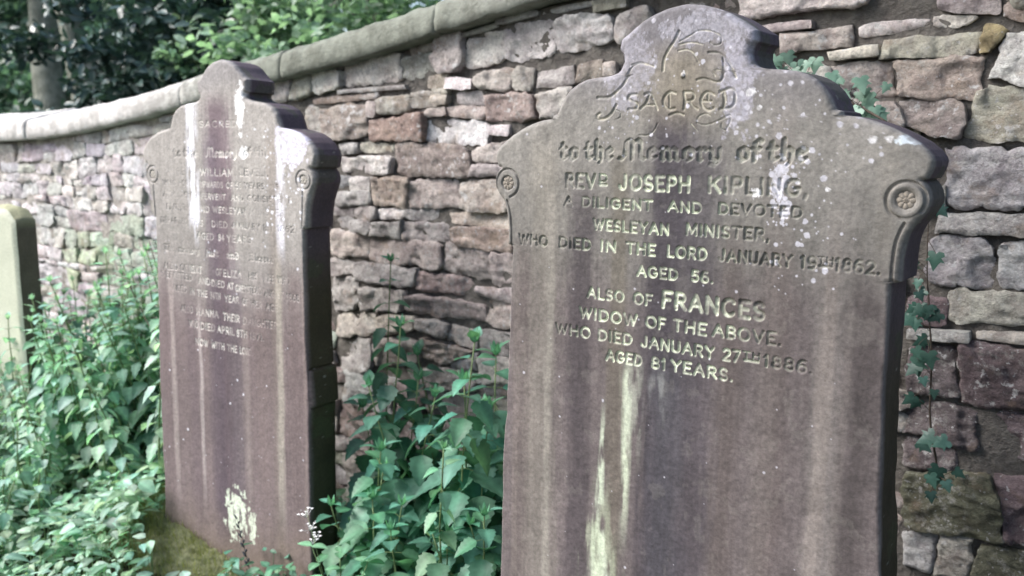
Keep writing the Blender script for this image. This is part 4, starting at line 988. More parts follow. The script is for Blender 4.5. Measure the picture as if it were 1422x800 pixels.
# coping slabs, half-round on top, following the rising wall head
joints = [-8.7, -7.4, -6.2, -5.13, -3.64, -2.93, -2.09, -1.2, -.25, .8, 1.7, 2.55]
for i, (a, b) in enumerate(zip(joints[:-1], joints[1:])):
    r = random.Random(i + 40)
    mb = MB()
    n = int((b - a) / .02) + 2
    x = np.linspace(a + .0015, b - .0015, n)
    lift, dy = r.uniform(-.003, .004), r.uniform(-.006, .006)
    # section (y, z): drip edge, rounded face up to the ridge and down the back
    sec = [(.00, -.002), (-.058, .0), (-.065, .006), (-.068, .03), (-.065, .06), (-.060, .085), (-.050, .102), (-.03, .112)] + [(-.03 + .25 * t, .112 + .062 * t) for t in (.15, .3, .45, .6, .75, .9, 1.0)] + [(.25, .178), (.30, .172), (.45, .12), (.56, .045), (.56, .0), (.0, -.002)]
    sec = np.array(sec)
    Pg = np.zeros((n, len(sec), 3))
    for j in range(n):
        end = min(x[j] - a, b - x[j]); er = max(0, 1 - end / .010); sh = .005 * (1 - math.sqrt(max(0, 1 - er * er)))
        cen = sec.mean(0)
        s2 = sec + (cen - sec) * (sh / .12)
        Pg[j, :, 0] = x[j]; Pg[j, :, 1] = YW + s2[:, 0] + dy; Pg[j, :, 2] = ztop(x[j]) + s2[:, 1] + lift
    nn = (fbm(p3(Pg[..., 0] * 14, Pg[..., 1] * 14, Pg[..., 2] * 14 + i * 5), 4, 25).reshape(Pg.shape[:2]) - .5)
    n2 = (fbm(p3(Pg[..., 0] * 60, Pg[..., 1] * 60, Pg[..., 2] * 60 + i * 5), 3, 27).reshape(Pg.shape[:2]) - .5)
    Pg[..., 1] -= nn * .016 + n2 * .006; Pg[..., 2] += nn * .016 + n2 * .006
    c = np.ones(Pg.shape)
    g = fbm(p3(Pg[..., 0] * 3, Pg[..., 1] * 5, Pg[..., 2] * 5 + 3), 4, 26).reshape(Pg.shape[:2])
    # the slabs to the right carry a grey-green film of algae
    alg = sstep(-4.1, -3.1, Pg[..., 0]) * sstep(-.2, -2.3, Pg[..., 0]) * sstep(.25, .6, g + .2)
    c = c * (1 - alg[..., None]) + np.array([.36, .395, .345]) * alg[..., None]
    mb.grid(Pg, c.reshape(-1, 3), flip=True)
    m2 = len(sec)
    mb.f.append(tuple(range(m2))); mb.f.append(tuple(range((n - 1) * m2, n * m2))[::-1])
    mb.build('coping_stone', M_COPE, wall)

# ------------------------------------------------------------------ ground
def ground_z(x, y):
    x = np.asarray(x, float); y = np.asarray(y, float)
    z = (fbm(p3(x * .7, y * .7, 0 * x), 4, 35).reshape(x.shape) - .5) * .10
    z = z + .15 * np.exp(-((x + 3.05) / .42) ** 2 - ((y - 1.95) / .38) ** 2)
    return z - .02
mb = MB()
r_ = np.concatenate([np.linspace(0, 9, 130), np.geomspace(9.3, 900, 36)])
t_ = np.linspace(0, 2 * np.pi, 160, endpoint=False)
Rg, Tg = np.meshgrid(r_, t_, indexing='ij')
X = -2 + Rg * np.cos(Tg); Y = 1.5 + Rg * np.sin(Tg)
mb.grid(np.stack([X, Y, ground_z(X, Y)], -1), wrap=True)
g_ = mb.build('ground', M_SOIL); tag(g_, kind='structure')

# ------------------------------------------------------------------ leaves and plants
def leaf(mb, base, d, nrm, L, Wd, col, rows=8, serr=.0, fold=.25, droop=.35, shape='nettle'):
    """a leaf from base along d, face towards nrm"""
    d = np.array(d, float); d /= np.linalg.norm(d); nrm = np.array(nrm, float); nrm -= d * (nrm @ d); nrm /= np.linalg.norm(nrm) + 1e-9
    sd = np.cross(d, nrm)
    t = np.linspace(0, 1, rows)
    if shape == 'nettle': w = np.sin(np.pi * np.clip(t, 0, 1) ** .62) ** .85 * (1 - .25 * t)
    elif shape == 'oval': w = np.sin(np.pi * t ** .8) ** .7
    else: w = np.sin(np.pi * t ** .7)
    w = w * Wd / 2; w[0] = Wd * .06; w[-1] = 0.0004
    P = np.zeros((rows, 5, 3))
    for j, k in enumerate((-1, -.55, 0, .55, 1)):
        ww = w.copy()
        tt = t.copy()
        if serr and abs(k) == 1:
            ww = ww * (1 + serr * np.where(np.arange(rows) % 2 == 0, 1, -1) * (np.arange(rows) < rows - 1) * (np.arange(rows) > 0))
        lift = fold * np.abs(k * ww) * (1.0 if abs(k) < 1 else .75)
        P[:, j] = np.array(base) + np.outer(tt * L, d) + np.outer(k * ww, sd) + np.outer(lift - droop * L * tt ** 2 * .5, nrm)
    vein = np.ones((rows, 5)); vein[:, 2] = 1.28; vein[1::2, 1] *= .88; vein[1::2, 3] *= .88; vein[:, 0] *= .94; vein[:, 4] *= .94
    if rows >= 8: P[1::2, 1] -= np.array(nrm) * Wd * .022; P[1::2, 3] -= np.array(nrm) * Wd * .022
    mb.grid(P, (np.asarray(col, float)[None, None, :] * vein[..., None]).reshape(-1, 3))

def nettle(rnd, height, node0, nodes, leafL, young=.0, lean_=(0, 0), mat=None, rows=13, side=1.0, name='nettle', leafw=.72):
    """stinging nettle: square stem with pairs of toothed leaves, each pair at right angles to the last"""
    root = empty(name)
    st, lf = MB(), MB()
    pts = []
    for i in range(9):
        t = i / 8
        pts.append(np.array([lean_[0] * t ** 1.6 + .008 * math.sin(t * 7 + rnd.random()), lean_[1] * t ** 1.6, height * t]))
    st.tube(pts, [.0034 * (1 - .6 * i / 8) + .0008 for i in range(9)], 6)
    ph = rnd.uniform(0, 3.14)
    for k in range(nodes):
        t = node0 + (1 - node0) * (k / max(1, nodes - 1)) ** .9
        p = np.array([np.interp(t, np.linspace(0, 1, 9), [q[a] for q in pts]) for a in range(3)])
        s = 1.0 if t < .6 else 1 - .60 * ((t - .6) / .4) ** 1.3
        L = leafL * s * rnd.uniform(.85, 1.12)
        for q in (0, 1):
            a = ph + k * math.pi / 2 + q * math.pi + rnd.uniform(-.3, .3)
            el = rnd.uniform(-.75, -.10) + 1.15 * max(0, t - .8) / .2
            d = np.array([math.cos(a) * math.cos(el), math.sin(a) * math.cos(el), math.sin(el)])
            pe = L * .30
            b = p + d * pe + np.array([0, 0, pe * .15])
            st.tube([p, p + d * pe * .5 + np.array([0, 0, pe * .12]), b], .0011, 4, cap=False)
            v = rnd.uniform(.78, 1.2) * (1 + young * max(0, t - .6))
            tip = rnd.uniform(-.25, .25)
            n = np.array([-math.cos(a) * math.sin(el) + tip * math.sin(a), -math.sin(a) * math.sin(el) - tip * math.cos(a), math.cos(el)])
            leaf(lf, b, d - np.array([0, 0, .15]), n, L, L * leafw, (v * rnd.uniform(.78, 1.12), v, v * rnd.uniform(.85, 1.15)) if rnd.random() > .012 else (v * 1.6, v * 1.15, v * .6), rows, .10, .28, rnd.uniform(.25, .7))
    # growing tip
    for q in range(4):
        a = ph + q * 1.6
        leaf(lf, pts[-1], (math.cos(a) * .5, math.sin(a) * .5, .8), (math.cos(a), math.sin(a), .3), leafL * .34, leafL * .18, (1.15, 1.2, 1.1), 6, .08)
    st.build('stem', M_STEM, root); lf.build('foliage', mat or M_NETTLE, root)
    return root

def gz(x, y): return float(ground_z(np.array([x]), np.array([y]))[0])

print('plants', _t.time() - _T0)
rn = random.Random(21)
# the nettles between the two tall headstones
def place(o, x, y, label, rot=0, cat='nettle', group=None, dz=0):
    o.location = (x, y, gz(x, y) + dz); o.rotation_euler = (0, 0, rot); tag(o, label, cat, group); return o

GRP = 'nettles growing between the two tall headstones'
o = nettle(rn, .70, .30, 8, .085, .35, (.01, -.02), M_YOUNG, leafw=.8); place(o, -1.62, 1.87, 'bright young nettle in front of the darker ones, its pale tip lit', rot=.4)
o = nettle(rn, .99, .24, 13, .135, .4, (.03, -.06), M_NETTLE, leafw=.82); place(o, -1.675, 2.02, 'tall nettle with a bright crown beside the left edge of the sharp-lettered headstone', rot=1.0)
o = nettle(rn, .98, .26, 11, .135, .1, (.10, -.08), M_NETTLE, leafw=.85); place(o, -2.12, 2.17, 'broad-leaved dark nettle against the wall in the gap between the tall headstones', rot=.2)
o = nettle(rn, 1.17, .42, 9, .105, .1, (-.05, -.05), M_NETTLE); place(o, -2.25, 2.27, 'tallest spindly nettle reaching up the wall, nearest the purple headstone', rot=2.2)
MIDN = 'dark leafy nettle in the crowded shade between the two tall headstones'
prot = [nettle(rn, .62, .20, 10, .14, .2, (.07, -.09), M_NETTLE, leafw=.82), nettle(rn, .48, .15, 9, .125, .3, (-.06, -.08), M_NETTLE, leafw=.82), nettle(rn, .80, .25, 12, .145, .2, (.05, -.12), M_NETTLE, leafw=.82)]
spots_m = [(-1.60, 1.98, 2), (-1.76, 2.08, 2), (-1.68, 2.18, 2), (-2.10, 2.10, 0), (-1.98, 2.12, 2), (-1.84, 2.14, 0), (-1.72, 2.15, 2), (-1.58, 2.1, 0), (-1.50, 2.0, 1), (-1.9, 1.95, 1), (-1.98, 1.86, 1), (-1.77, 1.86, 1),
           (-1.54, 1.86, 1), (-1.95, 2.28, 2), (-1.62, 2.3, 2), (-1.44, 2.2, 0), (-1.86, 1.80, 1), (-2.08, 2.22, 2), (-2.2, 2.2, 0), (-2.02, 2.0, 0), (-1.74, 2.0, 0), (-1.66, 1.94, 1), (-2.02, 1.9, 1), (-1.5, 1.94, 0), (-1.95, 2.06, 2)]
for i, (x, y, k) in enumerate(spots_m):
    o = prot[k] if i == [q[2] for q in spots_m].index(k) else copy_tree(prot[k])
    place(o, x, y, MIDN, rot=rn.uniform(0, 6.28), group=GRP); s = rn.uniform(.85, 1.1); o.scale = (s, s, s)

# round-leaved weed with tiny white flowers at the foot of the purple headstone
def white_flower_plant(label, x, y, hgt=.34):
    root = empty('flowering_weed'); st, lf = MB(), MB()
    r = random.Random(77)
    for k in range(6):
        a = k * 1.05 + .3; ex, ey = .10 * math.cos(a), .10 * math.sin(a)
        hh = hgt * r.uniform(.7, 1.0)
        pts = [(ex * t ** 1.3, ey * t ** 1.3, hh * t) for t in np.linspace(0, 1, 6)]
        st.tube(pts, .0016, 5)
        for j in range(5):
            t = .35 + .65 * j / 4
            b = (ex * t ** 1.3, ey * t ** 1.3, hh * t)
            for q in (0, 1):
                aa = a + j * 1.57 + q * 3.14
                leaf(lf, b, (math.cos(aa), math.sin(aa), .25), (-.2 * math.cos(aa), -.2 * math.sin(aa), 1), .052 * r.uniform(.8, 1.15), .034, np.array([.95, 1, .95]) * r.uniform(.85, 1.2), 8, 0, .2, .5, 'oval')
    for k in range(3):
        fl = MB(); a = 3.0 + k * .5; top = np.array([-.10 - .05 * k, -.02 + .03 * k, hgt + .03 + .02 * k])
        st.tube([(0, 0, 0), top * .6, top], .0011, 4)
        for j in range(7):
            c = top + np.array([r.uniform(-.022, .022), r.uniform(-.02, .02), r.uniform(-.03, .015)])
            fl.tube([top - [0, 0, .03], c], .0006, 3)
            for q in range(4):
                t = q * 1.57 + r.random()
                leaf(fl, c, (math.cos(t), math.sin(t), .4), (0, 0, 1), .0065, .005, (1, 1, 1), 5)
        fl.build('flower', M_PETAL, root)
    st.build('stem', M_STEM, root); lf.build('foliage', M_YOUNG, root)
    place(root, x, y, label, cat='weed')
white_flower_plant('round-leaved weed with tiny white flowers at the foot of the purple headstone', -1.93, 1.74)

# the plaited dark seed stalk standing before the purple headstone
def seed_stalk(x, y):
    root = empty('seed_stalk'); st, sd = MB(), MB(); r = random.Random(4)
    pts = [np.array([-.085 * t ** 1.1, .0, .29 * t]) for t in np.linspace(0, 1, 12)]
    st.tube(pts, [.0016 * (1 - .5 * t) for t in np.linspace(0, 1, 12)], 5)
    for i in range(15):
        t = .18 + .80 * i / 14; p = np.array([-.085 * t ** 1.1, 0, .29 * t]); sg = 1 if i % 2 else -1
        d = np.array([sg * .62, -.2, .8]); d /= np.linalg.norm(d); L = .034 * (1 - .35 * t)
        sd.tube([p, p + d * L * .3, p + d * L * .65, p + d * L], [.0015, .0058 * (1 - .4 * t), .0048 * (1 - .4 * t), .0004], 7)
    st.build('stem', M_TWIG, root); sd.build('seed_head', M_SEED, root)
    root.location = (x, y, gz(x, y) - .01); tag(root, 'plaited dark seed stalk standing in front of the white splash on the purple headstone', 'seed stalk')
seed_stalk(-2.405, 1.77)

# ---- bank of nettles and low growth to the left
BANK = 'pale green nettle in the dense bank left of the purple headstone'
pb = [nettle(rn, .78, .16, 13, .088, .15, (.06, -.10), M_GROUNDLEAF, rows=9), nettle(rn, .62, .14, 12, .080, .2, (-.05, -.10), M_GROUNDLEAF, rows=9), nettle(rn, .92, .20, 15, .092, .2, (-.08, -.12), M_GROUNDLEAF, rows=9),
      nettle(rn, .42, .12, 7, .075, .2, (.03, -.06), M_GROUNDLEAF, rows=9), nettle(rn, .30, .12, 6, .065, .2, (.02, -.04), M_GROUNDLEAF, rows=9)]
used = set()
def bank(x, y, k, s=1.0):
    o = pb[k] if k not in used else copy_tree(pb[k]); used.add(k)
    o.location = (x, y, gz(x, y)); o.rotation_euler = (rn.uniform(-.12, .12), rn.uniform(-.12, .12), rn.uniform(0, 6.28)); o.scale = (s, s, s)
    tag(o, BANK, 'nettle', 'nettles in the bank left of the purple headstone')
for i in range(200):
    y = rn.uniform(1.25, 2.38); x = rn.uniform(-5.9, -3.12)
    # taller towards the wall and towards the purple headstone
    if x > -3.40 and y < 1.80: continue
    tall = sstep(1.35, 2.3, y) * (.42 + .58 * sstep(-5.2, -3.5, x))
    if -4.45 < x < -3.9 and y < 1.9: tall *= .7
    k = 4 if tall < .12 else 3 if tall < .26 else 1 if tall < .44 else 0 if tall < .68 else 2
    bank(x, y, k, rn.uniform(.8, 1.12))
for x, y, k, s in ((-3.25, 2.12, 2, 1.0), (-3.36, 2.25, 2, 1.15), (-3.55, 2.3, 2, 1.12), (-3.2, 1.98, 0, .9), (-3.75, 2.28, 2, 1.05), (-3.5, 2.12, 0, 1.1), (-3.28, 1.86, 1, .9)): bank(x, y, k, s)

for i in range(46):
    x = rn.uniform(-4.55, -3.25); y = rn.uniform(2.0, 2.38); s = (.62 + .55 * float(sstep(-4.5, -3.6, x)))
    bank(x, y, rn.choice((0, 2, 2)), s * rn.uniform(.85, 1.05))
for i in range(14):
    bank(rn.uniform(-3.75, -3.22), rn.uniform(2.12, 2.38), 2, rn.uniform(1.05, 1.28))
for x, y, k, s in ((-4.42, 1.72, 1, .9), (-4.3, 1.62, 1, .85), (-4.55, 1.78, 0, .85), (-4.15, 1.66, 1, .8), (-4.6, 1.66, 0, .8), (-4.05, 1.8, 1, .9)): bank(x, y, k, s)
for i in range(34):
    x = rn.uniform(-5.9, -3.6); y = rn.uniform(1.55, 2.1)
    bank(x, y, rn.choice((1, 1, 0)), rn.uniform(.75, 1.0))

# low ground cover
def ground_cover(name, n, region, L0, L1, hmax, mat, seed, kind='stuff', rows=6, colr=(1, 1, 1)):
    r = np.random.default_rng(seed); rr = random.Random(seed); mb = MB()
    i = 0
    while i < n:
        x, y = r.uniform(region[0], region[1]), r.uniform(region[2], region[3])
        if vnoise(np.array([[x * 2.2, y * 2.2, 3.0]]), seed)[0] < .30: continue
        if (x + 2.74) ** 2 / .27 ** 2 + (y - 1.79) ** 2 / .20 ** 2 < 1: continue
        i += 1
        z = gz(x, y) + hmax * r.random() ** .8 * (.6 + .8 * vnoise(np.array([[x * 3, y * 3, 9.0]]), seed)[0])
        a = r.uniform(0, 6.28); el = r.uniform(-.35, .35)
        d = (math.cos(a) * math.cos(el), math.sin(a) * math.cos(el), math.sin(el))
        nn = (r.uniform(-.5, .5), r.uniform(-.75, .25), 1)
        L = r.uniform(L0, L1)
        leaf(mb, (x, y, z), d, nn, L, L * r.uniform(.45, .68), np.array(colr) * r.uniform(.65, 1.35) * np.array([r.uniform(.8, 1.15), 1, r.uniform(.82, 1.12)]), rows, .08 if rows > 6 else 0, .25, rr.uniform(.2, .8), 'nettle' if r.random() < .7 else 'oval')
        if r.random() < .5:
            mb.tube([(x, y, gz(x, y) - .01), (x + r.uniform(-.02, .02), y, z)], .0012, 3, (.7, .7, .5), cap=False)
    o = mb.build(name, mat); tag(o, kind=kind); return o
ground_cover('undergrowth', 6500, (-5.6, -2.72, .95, 2.40), .022, .085, .20, M_GROUNDLEAF, 61)
ground_cover('ground_ivy', 1500, (-2.62, -1.3, 1.62, 2.42), .03, .07, .16, M_NETTLE, 62)
ground_cover('foreground_weeds', 1600, (-4.6, -2.0, .75, 1.75), .025, .07, .13, M_GROUNDLEAF, 63)

# moss and short turf heaped against the purple headstone
def moss_bank():
    r = np.random.default_rng(8); mb = MB()
    x = np.linspace(-3.62, -2.35, 120); y = np.linspace(1.50, 2.16, 90); X, Y = np.meshgrid(x, y)
    e = np.clip(1 - np.hypot((X + 3.0) / .58, (Y - 1.86) / .30), 0, 1)
    Z = ground_z(X, Y) - .02 + .05 * sstep(0, .4, e) + (fbm(p3(X * 40, Y * 40, 0 * X), 4, 66).reshape(X.shape) - .4) * .035 * sstep(0, .2, e)
    mb.grid(np.stack([X, Y, Z], -1), (1, 1, 1), flip=False)
    o = mb.build('moss', M_MOSS); tag(o, kind='stuff')
    mb = MB()
    for i in range(8000):
        a = r.uniform(0, 6.28); q = math.sqrt(r.random()) * .92
        px, py = -3.0 + .58 * q * math.cos(a), 1.86 + .30 * q * math.sin(a)
        ez = 1 - q
        pz = gz(px, py) - .02 + .05 * float(sstep(0, .4, ez)) - .003
        h_ = r.uniform(.012, .048); w_ = .0017
        dx, dy = r.uniform(-.018, .018), r.uniform(-.020, .008); t = r.uniform(0, 3.1)
        mb.add([(px - w_ * math.cos(t), py - w_ * math.sin(t), pz), (px + w_ * math.cos(t), py + w_ * math.sin(t), pz), (px + dx, py + dy, pz + h_)], [(0, 1, 2)], np.array([1.1, 1.05, .8]) * r.uniform(.7, 1.4))
    o = mb.build('grass', mat_leaf('short_grass', (.15, .17, .08), (.25, .27, .14), .6, .25)); tag(o, kind='stuff')
moss_bank()

# thin leaning stems crossing in front of the bank
for (a, b, lab) in (((-3.62, 2.2, 1.14), (-3.18, 2.05, .70), 'thin bare stem leaning against the left edge of the purple headstone, upper of two'), ((-3.86, 2.2, .98), (-3.20, 2.05, .56), 'thin bare stem leaning through the nettle bank, lower of two')):
    a, b = np.array(a), np.array(b); mb = MB(); pts = [a + (b - a) * t + np.array([0, 0, -.02 * math.sin(math.pi * t)]) for t in np.linspace(0, 1.55, 12)]
    pts = [p for p in pts if p[2] > -.02]
    mb.tube(pts, .0026, 6); tag(mb.build('fallen_stem', M_TWIG), lab, 'stem')

# ---- ivy on the wall, right of the near headstone
def ivy_leaf(mb, c, d, n, S, col):
    d = np.array(d, float); d /= np.linalg.norm(d); n = np.array(n, float); n -= d * (n @ d); n /= np.linalg.norm(n); s = np.cross(d, n)
    out = [(0, 0), (.16, -.14), (.42, -.12), (.52, .10), (.34, .22), (.58, .48), (.34, .46), (.24, .58), (.0, 1.05)]
    pts = out + [(-a, b) for a, b in out[-2:0:-1]]
    V = [np.array(c) + n * .05 * S]; V[0] = np.array(c) + d * .35 * S + n * .05 * S
    for a, b in pts: V.append(np.array(c) + s * a * S + d * b * S + n * (-.10 * S * (a * a + .4 * b * b)))
    mb.add(V, [(0, i + 1, (i + 1) % len(pts) + 1) for i in range(len(pts))], col)
def ivy(label, path, nleaf, size, seed, spread, depth=(0, .05), mat=None):
    r = random.Random(seed); root = empty('ivy', path[0]); o0 = np.array(path[0]); st, lf = MB(), MB()
    P = np.array(smooth_line([tuple(q[:2]) for q in path], 6)) if False else np.array(path, float)
    T = np.linspace(0, 1, len(P)); at = lambda t: np.array([np.interp(t, T, P[:, k]) for k in range(3)])
    st.tube([at(t) - o0 + np.array([0, .006 * math.sin(t * 20), .004 * math.sin(t * 31)]) for t in np.linspace(0, 1, 24)], [.0032 * (1 - .6 * t) for t in np.linspace(0, 1, 24)], 6)
    for i in range(nleaf):
        t = r.random(); p = at(t) - o0
        q = p + np.array([r.uniform(-spread, spread), -r.uniform(*depth), r.uniform(-spread, spread)])
        st.tube([p, (p + q) / 2 + np.array([0, -.01, .005]), q], .0008, 4, cap=False)
        a = r.uniform(-2.6, -.5)
        ivy_leaf(lf, q, (math.cos(a), r.uniform(-.3, 0), math.sin(a)), (r.uniform(-.45, .45), -1, r.uniform(-.1, .75)), size * r.uniform(.6, 1.25), np.array([.95, 1, 1]) * r.uniform(.7, 1.35))
    st.build('stem', M_TWIG, root); lf.build('foliage', mat or M_IVY, root)
    tag(root, label, 'ivy')
ivy('pale ivy spray trailing along the wall above the right shoulder of the near headstone', [(-.86, 2.40, 1.80), (-.78, 2.37, 1.775), (-.70, 2.36, 1.73), (-.62, 2.35, 1.695), (-.56, 2.37, 1.685)], 60, .036, 3, .05, (.0, .07))
ivy('dark ivy climbing the wall behind the right edge of the near headstone', [(-.36, 2.40, .72), (-.39, 2.38, .90), (-.40, 2.37, 1.10), (-.42, 2.36, 1.25), (-.43, 2.36, 1.42)], 34, .040, 9, .045, (.0, .04), M_DARKIVY)
mb = MB(); mb.tube([(-.66, 2.38, 1.70), (-.60, 2.32, 1.685), (-.55, 2.29, 1.660), (-.50, 2.27, 1.632)], [.003, .0034, .0032, .002], 6)
tag(mb.build('bare_twig', M_TWIG), 'short dark bare twig behind the right shoulder of the near headstone', 'twig')

# ---- trees and evergreens beyond the wall
def cloud(mb, c, rad3, n, L0, L1, seed, tone=(.75, 1.3), clumps=26, asp=.55, up=.4):
    """leaf clumps filling an ellipsoid"""
    r = np.random.default_rng(seed)
    cl = []
    while len(cl) < clumps:
        v = r.uniform(-1, 1, 3)
        q = np.linalg.norm(v)
        if q < 1 and (q > .35 or r.random() < .3): cl.append((np.array(c) + v * np.array(rad3) * .88, r.uniform(.18, .36) * min(rad3), r.uniform(.75, 1.2)))
    per = n // clumps
    V, F, C = [], [], []
    for cc, cr, tn in cl:
        k = per
        d = r.normal(size=(k, 3)); d /= np.linalg.norm(d, axis=1)[:, None]
        pos = cc + d * (cr * r.random(k) ** .45)[:, None] * np.array([1.25, 1.25, .8])
        a = r.normal(size=(k, 3)); a[:, 2] = a[:, 2] * .5 - .15; a /= np.linalg.norm(a, axis=1)[:, None]
        nn = d * .7 + r.normal(size=(k, 3)) * .55 + np.array([0, 0, up]); nn -= a * np.sum(nn * a, 1)[:, None]; nn /= np.linalg.norm(nn, axis=1)[:, None]
        s = np.cross(a, nn); L = r.uniform(L0, L1, k)[:, None]; W_ = L * asp / 2
        p0 = pos; p1 = pos + a * L * .3 + s * W_ * .85 + nn * L * .06; p2 = pos + a * L * .3 - s * W_ * .85 + nn * L * .06
        p3_ = pos + a * L * .7 + s * W_ * .7 + nn * L * .03; p4 = pos + a * L * .7 - s * W_ * .7 + nn * L * .03; p5 = pos + a * L - nn * L * .10; pm = pos + a * L * .5
        n0 = sum(len(v) for v in V)
        V.append(np.stack([p0, p1, p2, p3_, p4, p5, pm], 1).reshape(-1, 3))
        b = n0 + np.arange(k)[:, None] * 7
        for q in ((0, 2, 6), (0, 6, 1), (1, 6, 3), (2, 4, 6), (6, 4, 5), (3, 6, 5)): F.append(b + np.array(q))
        t = (r.uniform(tone[0], tone[1], k) * tn)[:, None]
        C.append(np.repeat(t * np.array([[1, 1, 1]]), 7, 0))
    V = np.concatenate(V); F = np.concatenate(F); C = np.concatenate(C)
    mb.add(V, F.tolist(), C)

def limb(mb, a, b, r0, r1, seed, n=9, wob=.12):
    r = random.Random(seed); a, b = np.array(a, float), np.array(b, float); L = np.linalg.norm(b - a)
    ph = [r.uniform(0, 6) for _ in range(4)]
    pts = [a + (b - a) * t + L * wob * .35 * np.array([math.sin(t * 4 + ph[0]) - math.sin(ph[0]), math.sin(t * 5 + ph[1]) - math.sin(ph[1]), 0]) * t for t in np.linspace(0, 1, n)]
    mb.tube(pts, [r0 + (r1 - r0) * t for t in np.linspace(0, 1, n)], 10)
    return pts

def tree(name, label, loc, trunks, crowns, mat, seed, L=(.07, .12), cat='tree', group=None):
    root = empty(name, loc); tag(root, label, cat, group)
    if trunks:
        mb = MB()
        for i, (a, b, r0, r1) in enumerate(trunks):
            pts = limb(mb, a, b, r0, r1, seed + i)
            for k, (c, rr, n) in enumerate(crowns):
                limb(mb, pts[5 + (k % 3)], np.array(c) + np.array([0, 0, -.3 * rr[2]]), r1 * .6, r1 * .12, seed + 9 * i + k, wob=.2)
        mb.build('trunk', M_BARK, root)
    mb = MB()
    for k, (c, rr, n) in enumerate(crowns): cloud(mb, c, rr, n, L[0], L[1], seed * 13 + k)
    mb.build('crown', mat, root)
    return root

def P_(ratio, y): return ratio * y
# direction at picture left is x = -2.2 y, at x=560 x = -.93 y
tree('twin_trunk_tree', 'tree with two slanting grey-green trunks beyond the far left end of the wall', (-13.4, 6.9, -.3),
     [((-.20, 0, 0), (-.45, .2, 6.5), .27, .15), ((.42, 0, 0), (1.0, .1, 6.5), .22, .12)],
     [((-1.6, -.2, 5.2), (1.9, 1.5, 1.3), 2600), ((1.5, .2, 5.0), (1.6, 1.5, 1.3), 2400)], M_TREE, 3, (.10, .17))
tree('slender_tree', 'thin pale-stemmed sapling before the twin-trunked tree', (-10.1, 6.0, -.2),
     [((0, 0, 0), (.25, .1, 4.8), .05, .02)], [((.2, 0, 3.6), (.9, .8, 1.4), 1500)], M_TREE, 5, (.08, .13))
EV = [('evergreen_shrub', 'dark glossy evergreen shrub behind the white coping at the far left', (-8.9, 4.2, -.2), [((0, 0, 1.35), (1.3, 1.0, .85), 3600)], 11),
      ('evergreen_shrub', 'large dark evergreen shrub behind the wall, left of the purple headstone top', (-7.4, 4.3, -.2), [((0, 0, 1.9), (1.35, 1.0, 1.25), 4400), ((.8, .3, 2.6), (.8, .7, .7), 1500)], 13),
      ('evergreen_shrub', 'black-green evergreen directly behind the top of the purple headstone', (-6.55, 4.4, -.2), [((0, 0, 1.9), (.8, .9, 1.1), 3200)], 17),
      ('evergreen_shrub', 'tall dark evergreen filling the gap beside the twin-trunked tree', (-8.5, 5.6, -.2), [((0, 0, 2.0), (1.3, 1.0, 1.6), 3600), ((.5, .1, 4.0), (1.2, 1.0, 1.0), 2000)], 19)]
for nm, lb, lc, cr, sd in EV:
    tree(nm, lb, lc, [((0, 0, 0), (.15, .1, 2.0), .07, .03), ((.1, .1, 0), (-.5, .1, 2.0), .06, .025)], cr, M_EVER, sd, (.08, .15), 'shrub', 'dark evergreens beyond the wall')
tree('pale_leaved_tree', 'light green sunlit tree above the coping, right of the purple headstone', (-5.6, 5.2, -.2), [((0, 0, 0), (.1, .2, 5.0), .15, .06)],
     [((.3, -.2, 3.0), (1.6, 1.0, 1.1), 3800), ((-1.2, .0, 3.2), (1.1, 1.0, 1.0), 1800), ((1.8, .3, 3.2), (1.3, 1.0, 1.1), 2200), ((-.7, -.5, 2.5), (1.0, .8, .8), 2200), ((.6, -.6, 2.4), (1.2, .7, .7), 2200)], M_LIGHTTREE, 23, (.07, .12))
tree('hazel_tree', 'loose mid-green tree behind the evergreens with a thin leaning stem', (-8.2, 6.2, -.2), [((0, 0, 0), (.6, .2, 5.0), .10, .04), ((.1, 0, 0), (-.7, 0, 5), .08, .03)],
     [((0, 0, 4.0), (2.2, 1.2, 1.3), 4200), ((-1.2, 0, 4.4), (1.3, 1.2, 1.2), 2400)], M_TREE, 29, (.08, .13))
# the wood beyond
mb = MB()
r_w = np.random.default_rng(90)
for i in range(34):
    t = i / 33; x = -30 + 30 * t; y = 11.5 + 3.0 * r_w.random() - 3.5 * abs(t - .6)
    cloud(mb, (x, y, 1.6 + r_w.random()), (1.8, 1.4, 2.0), 900, .18, .32, 300 + i, (.6, 1.2), 18)
    cloud(mb, (x + .5, y + 1.2, 4.8 + 1.5 * r_w.random()), (2.0, 1.4, 2.2), 900, .18, .32, 400 + i, (.6, 1.2), 18)
    cloud(mb, (x, y + 2.2, 8.2 + 1.5 * r_w.random()), (2.2, 1.6, 2.2), 800, .2, .34, 500 + i, (.6, 1.2), 16)
for i in range(22):
    a = rad(148 + 3.6 * i); q = 25 + 3 * r_w.random(); x, y = -2 + q * math.cos(a), 2 + q * math.sin(a)
    cloud(mb, (x, y, 1.8 + r_w.random()), (1.6, 1.6, 2.2), 600, .25, .42, 600 + i, (.6, 1.2), 14)
    cloud(mb, (x, y, 5.4 + 1.5 * r_w.random()), (1.8, 1.8, 2.4), 600, .25, .42, 700 + i, (.6, 1.2), 14)
tag(mb.build('woods', M_TREE), kind='stuff')

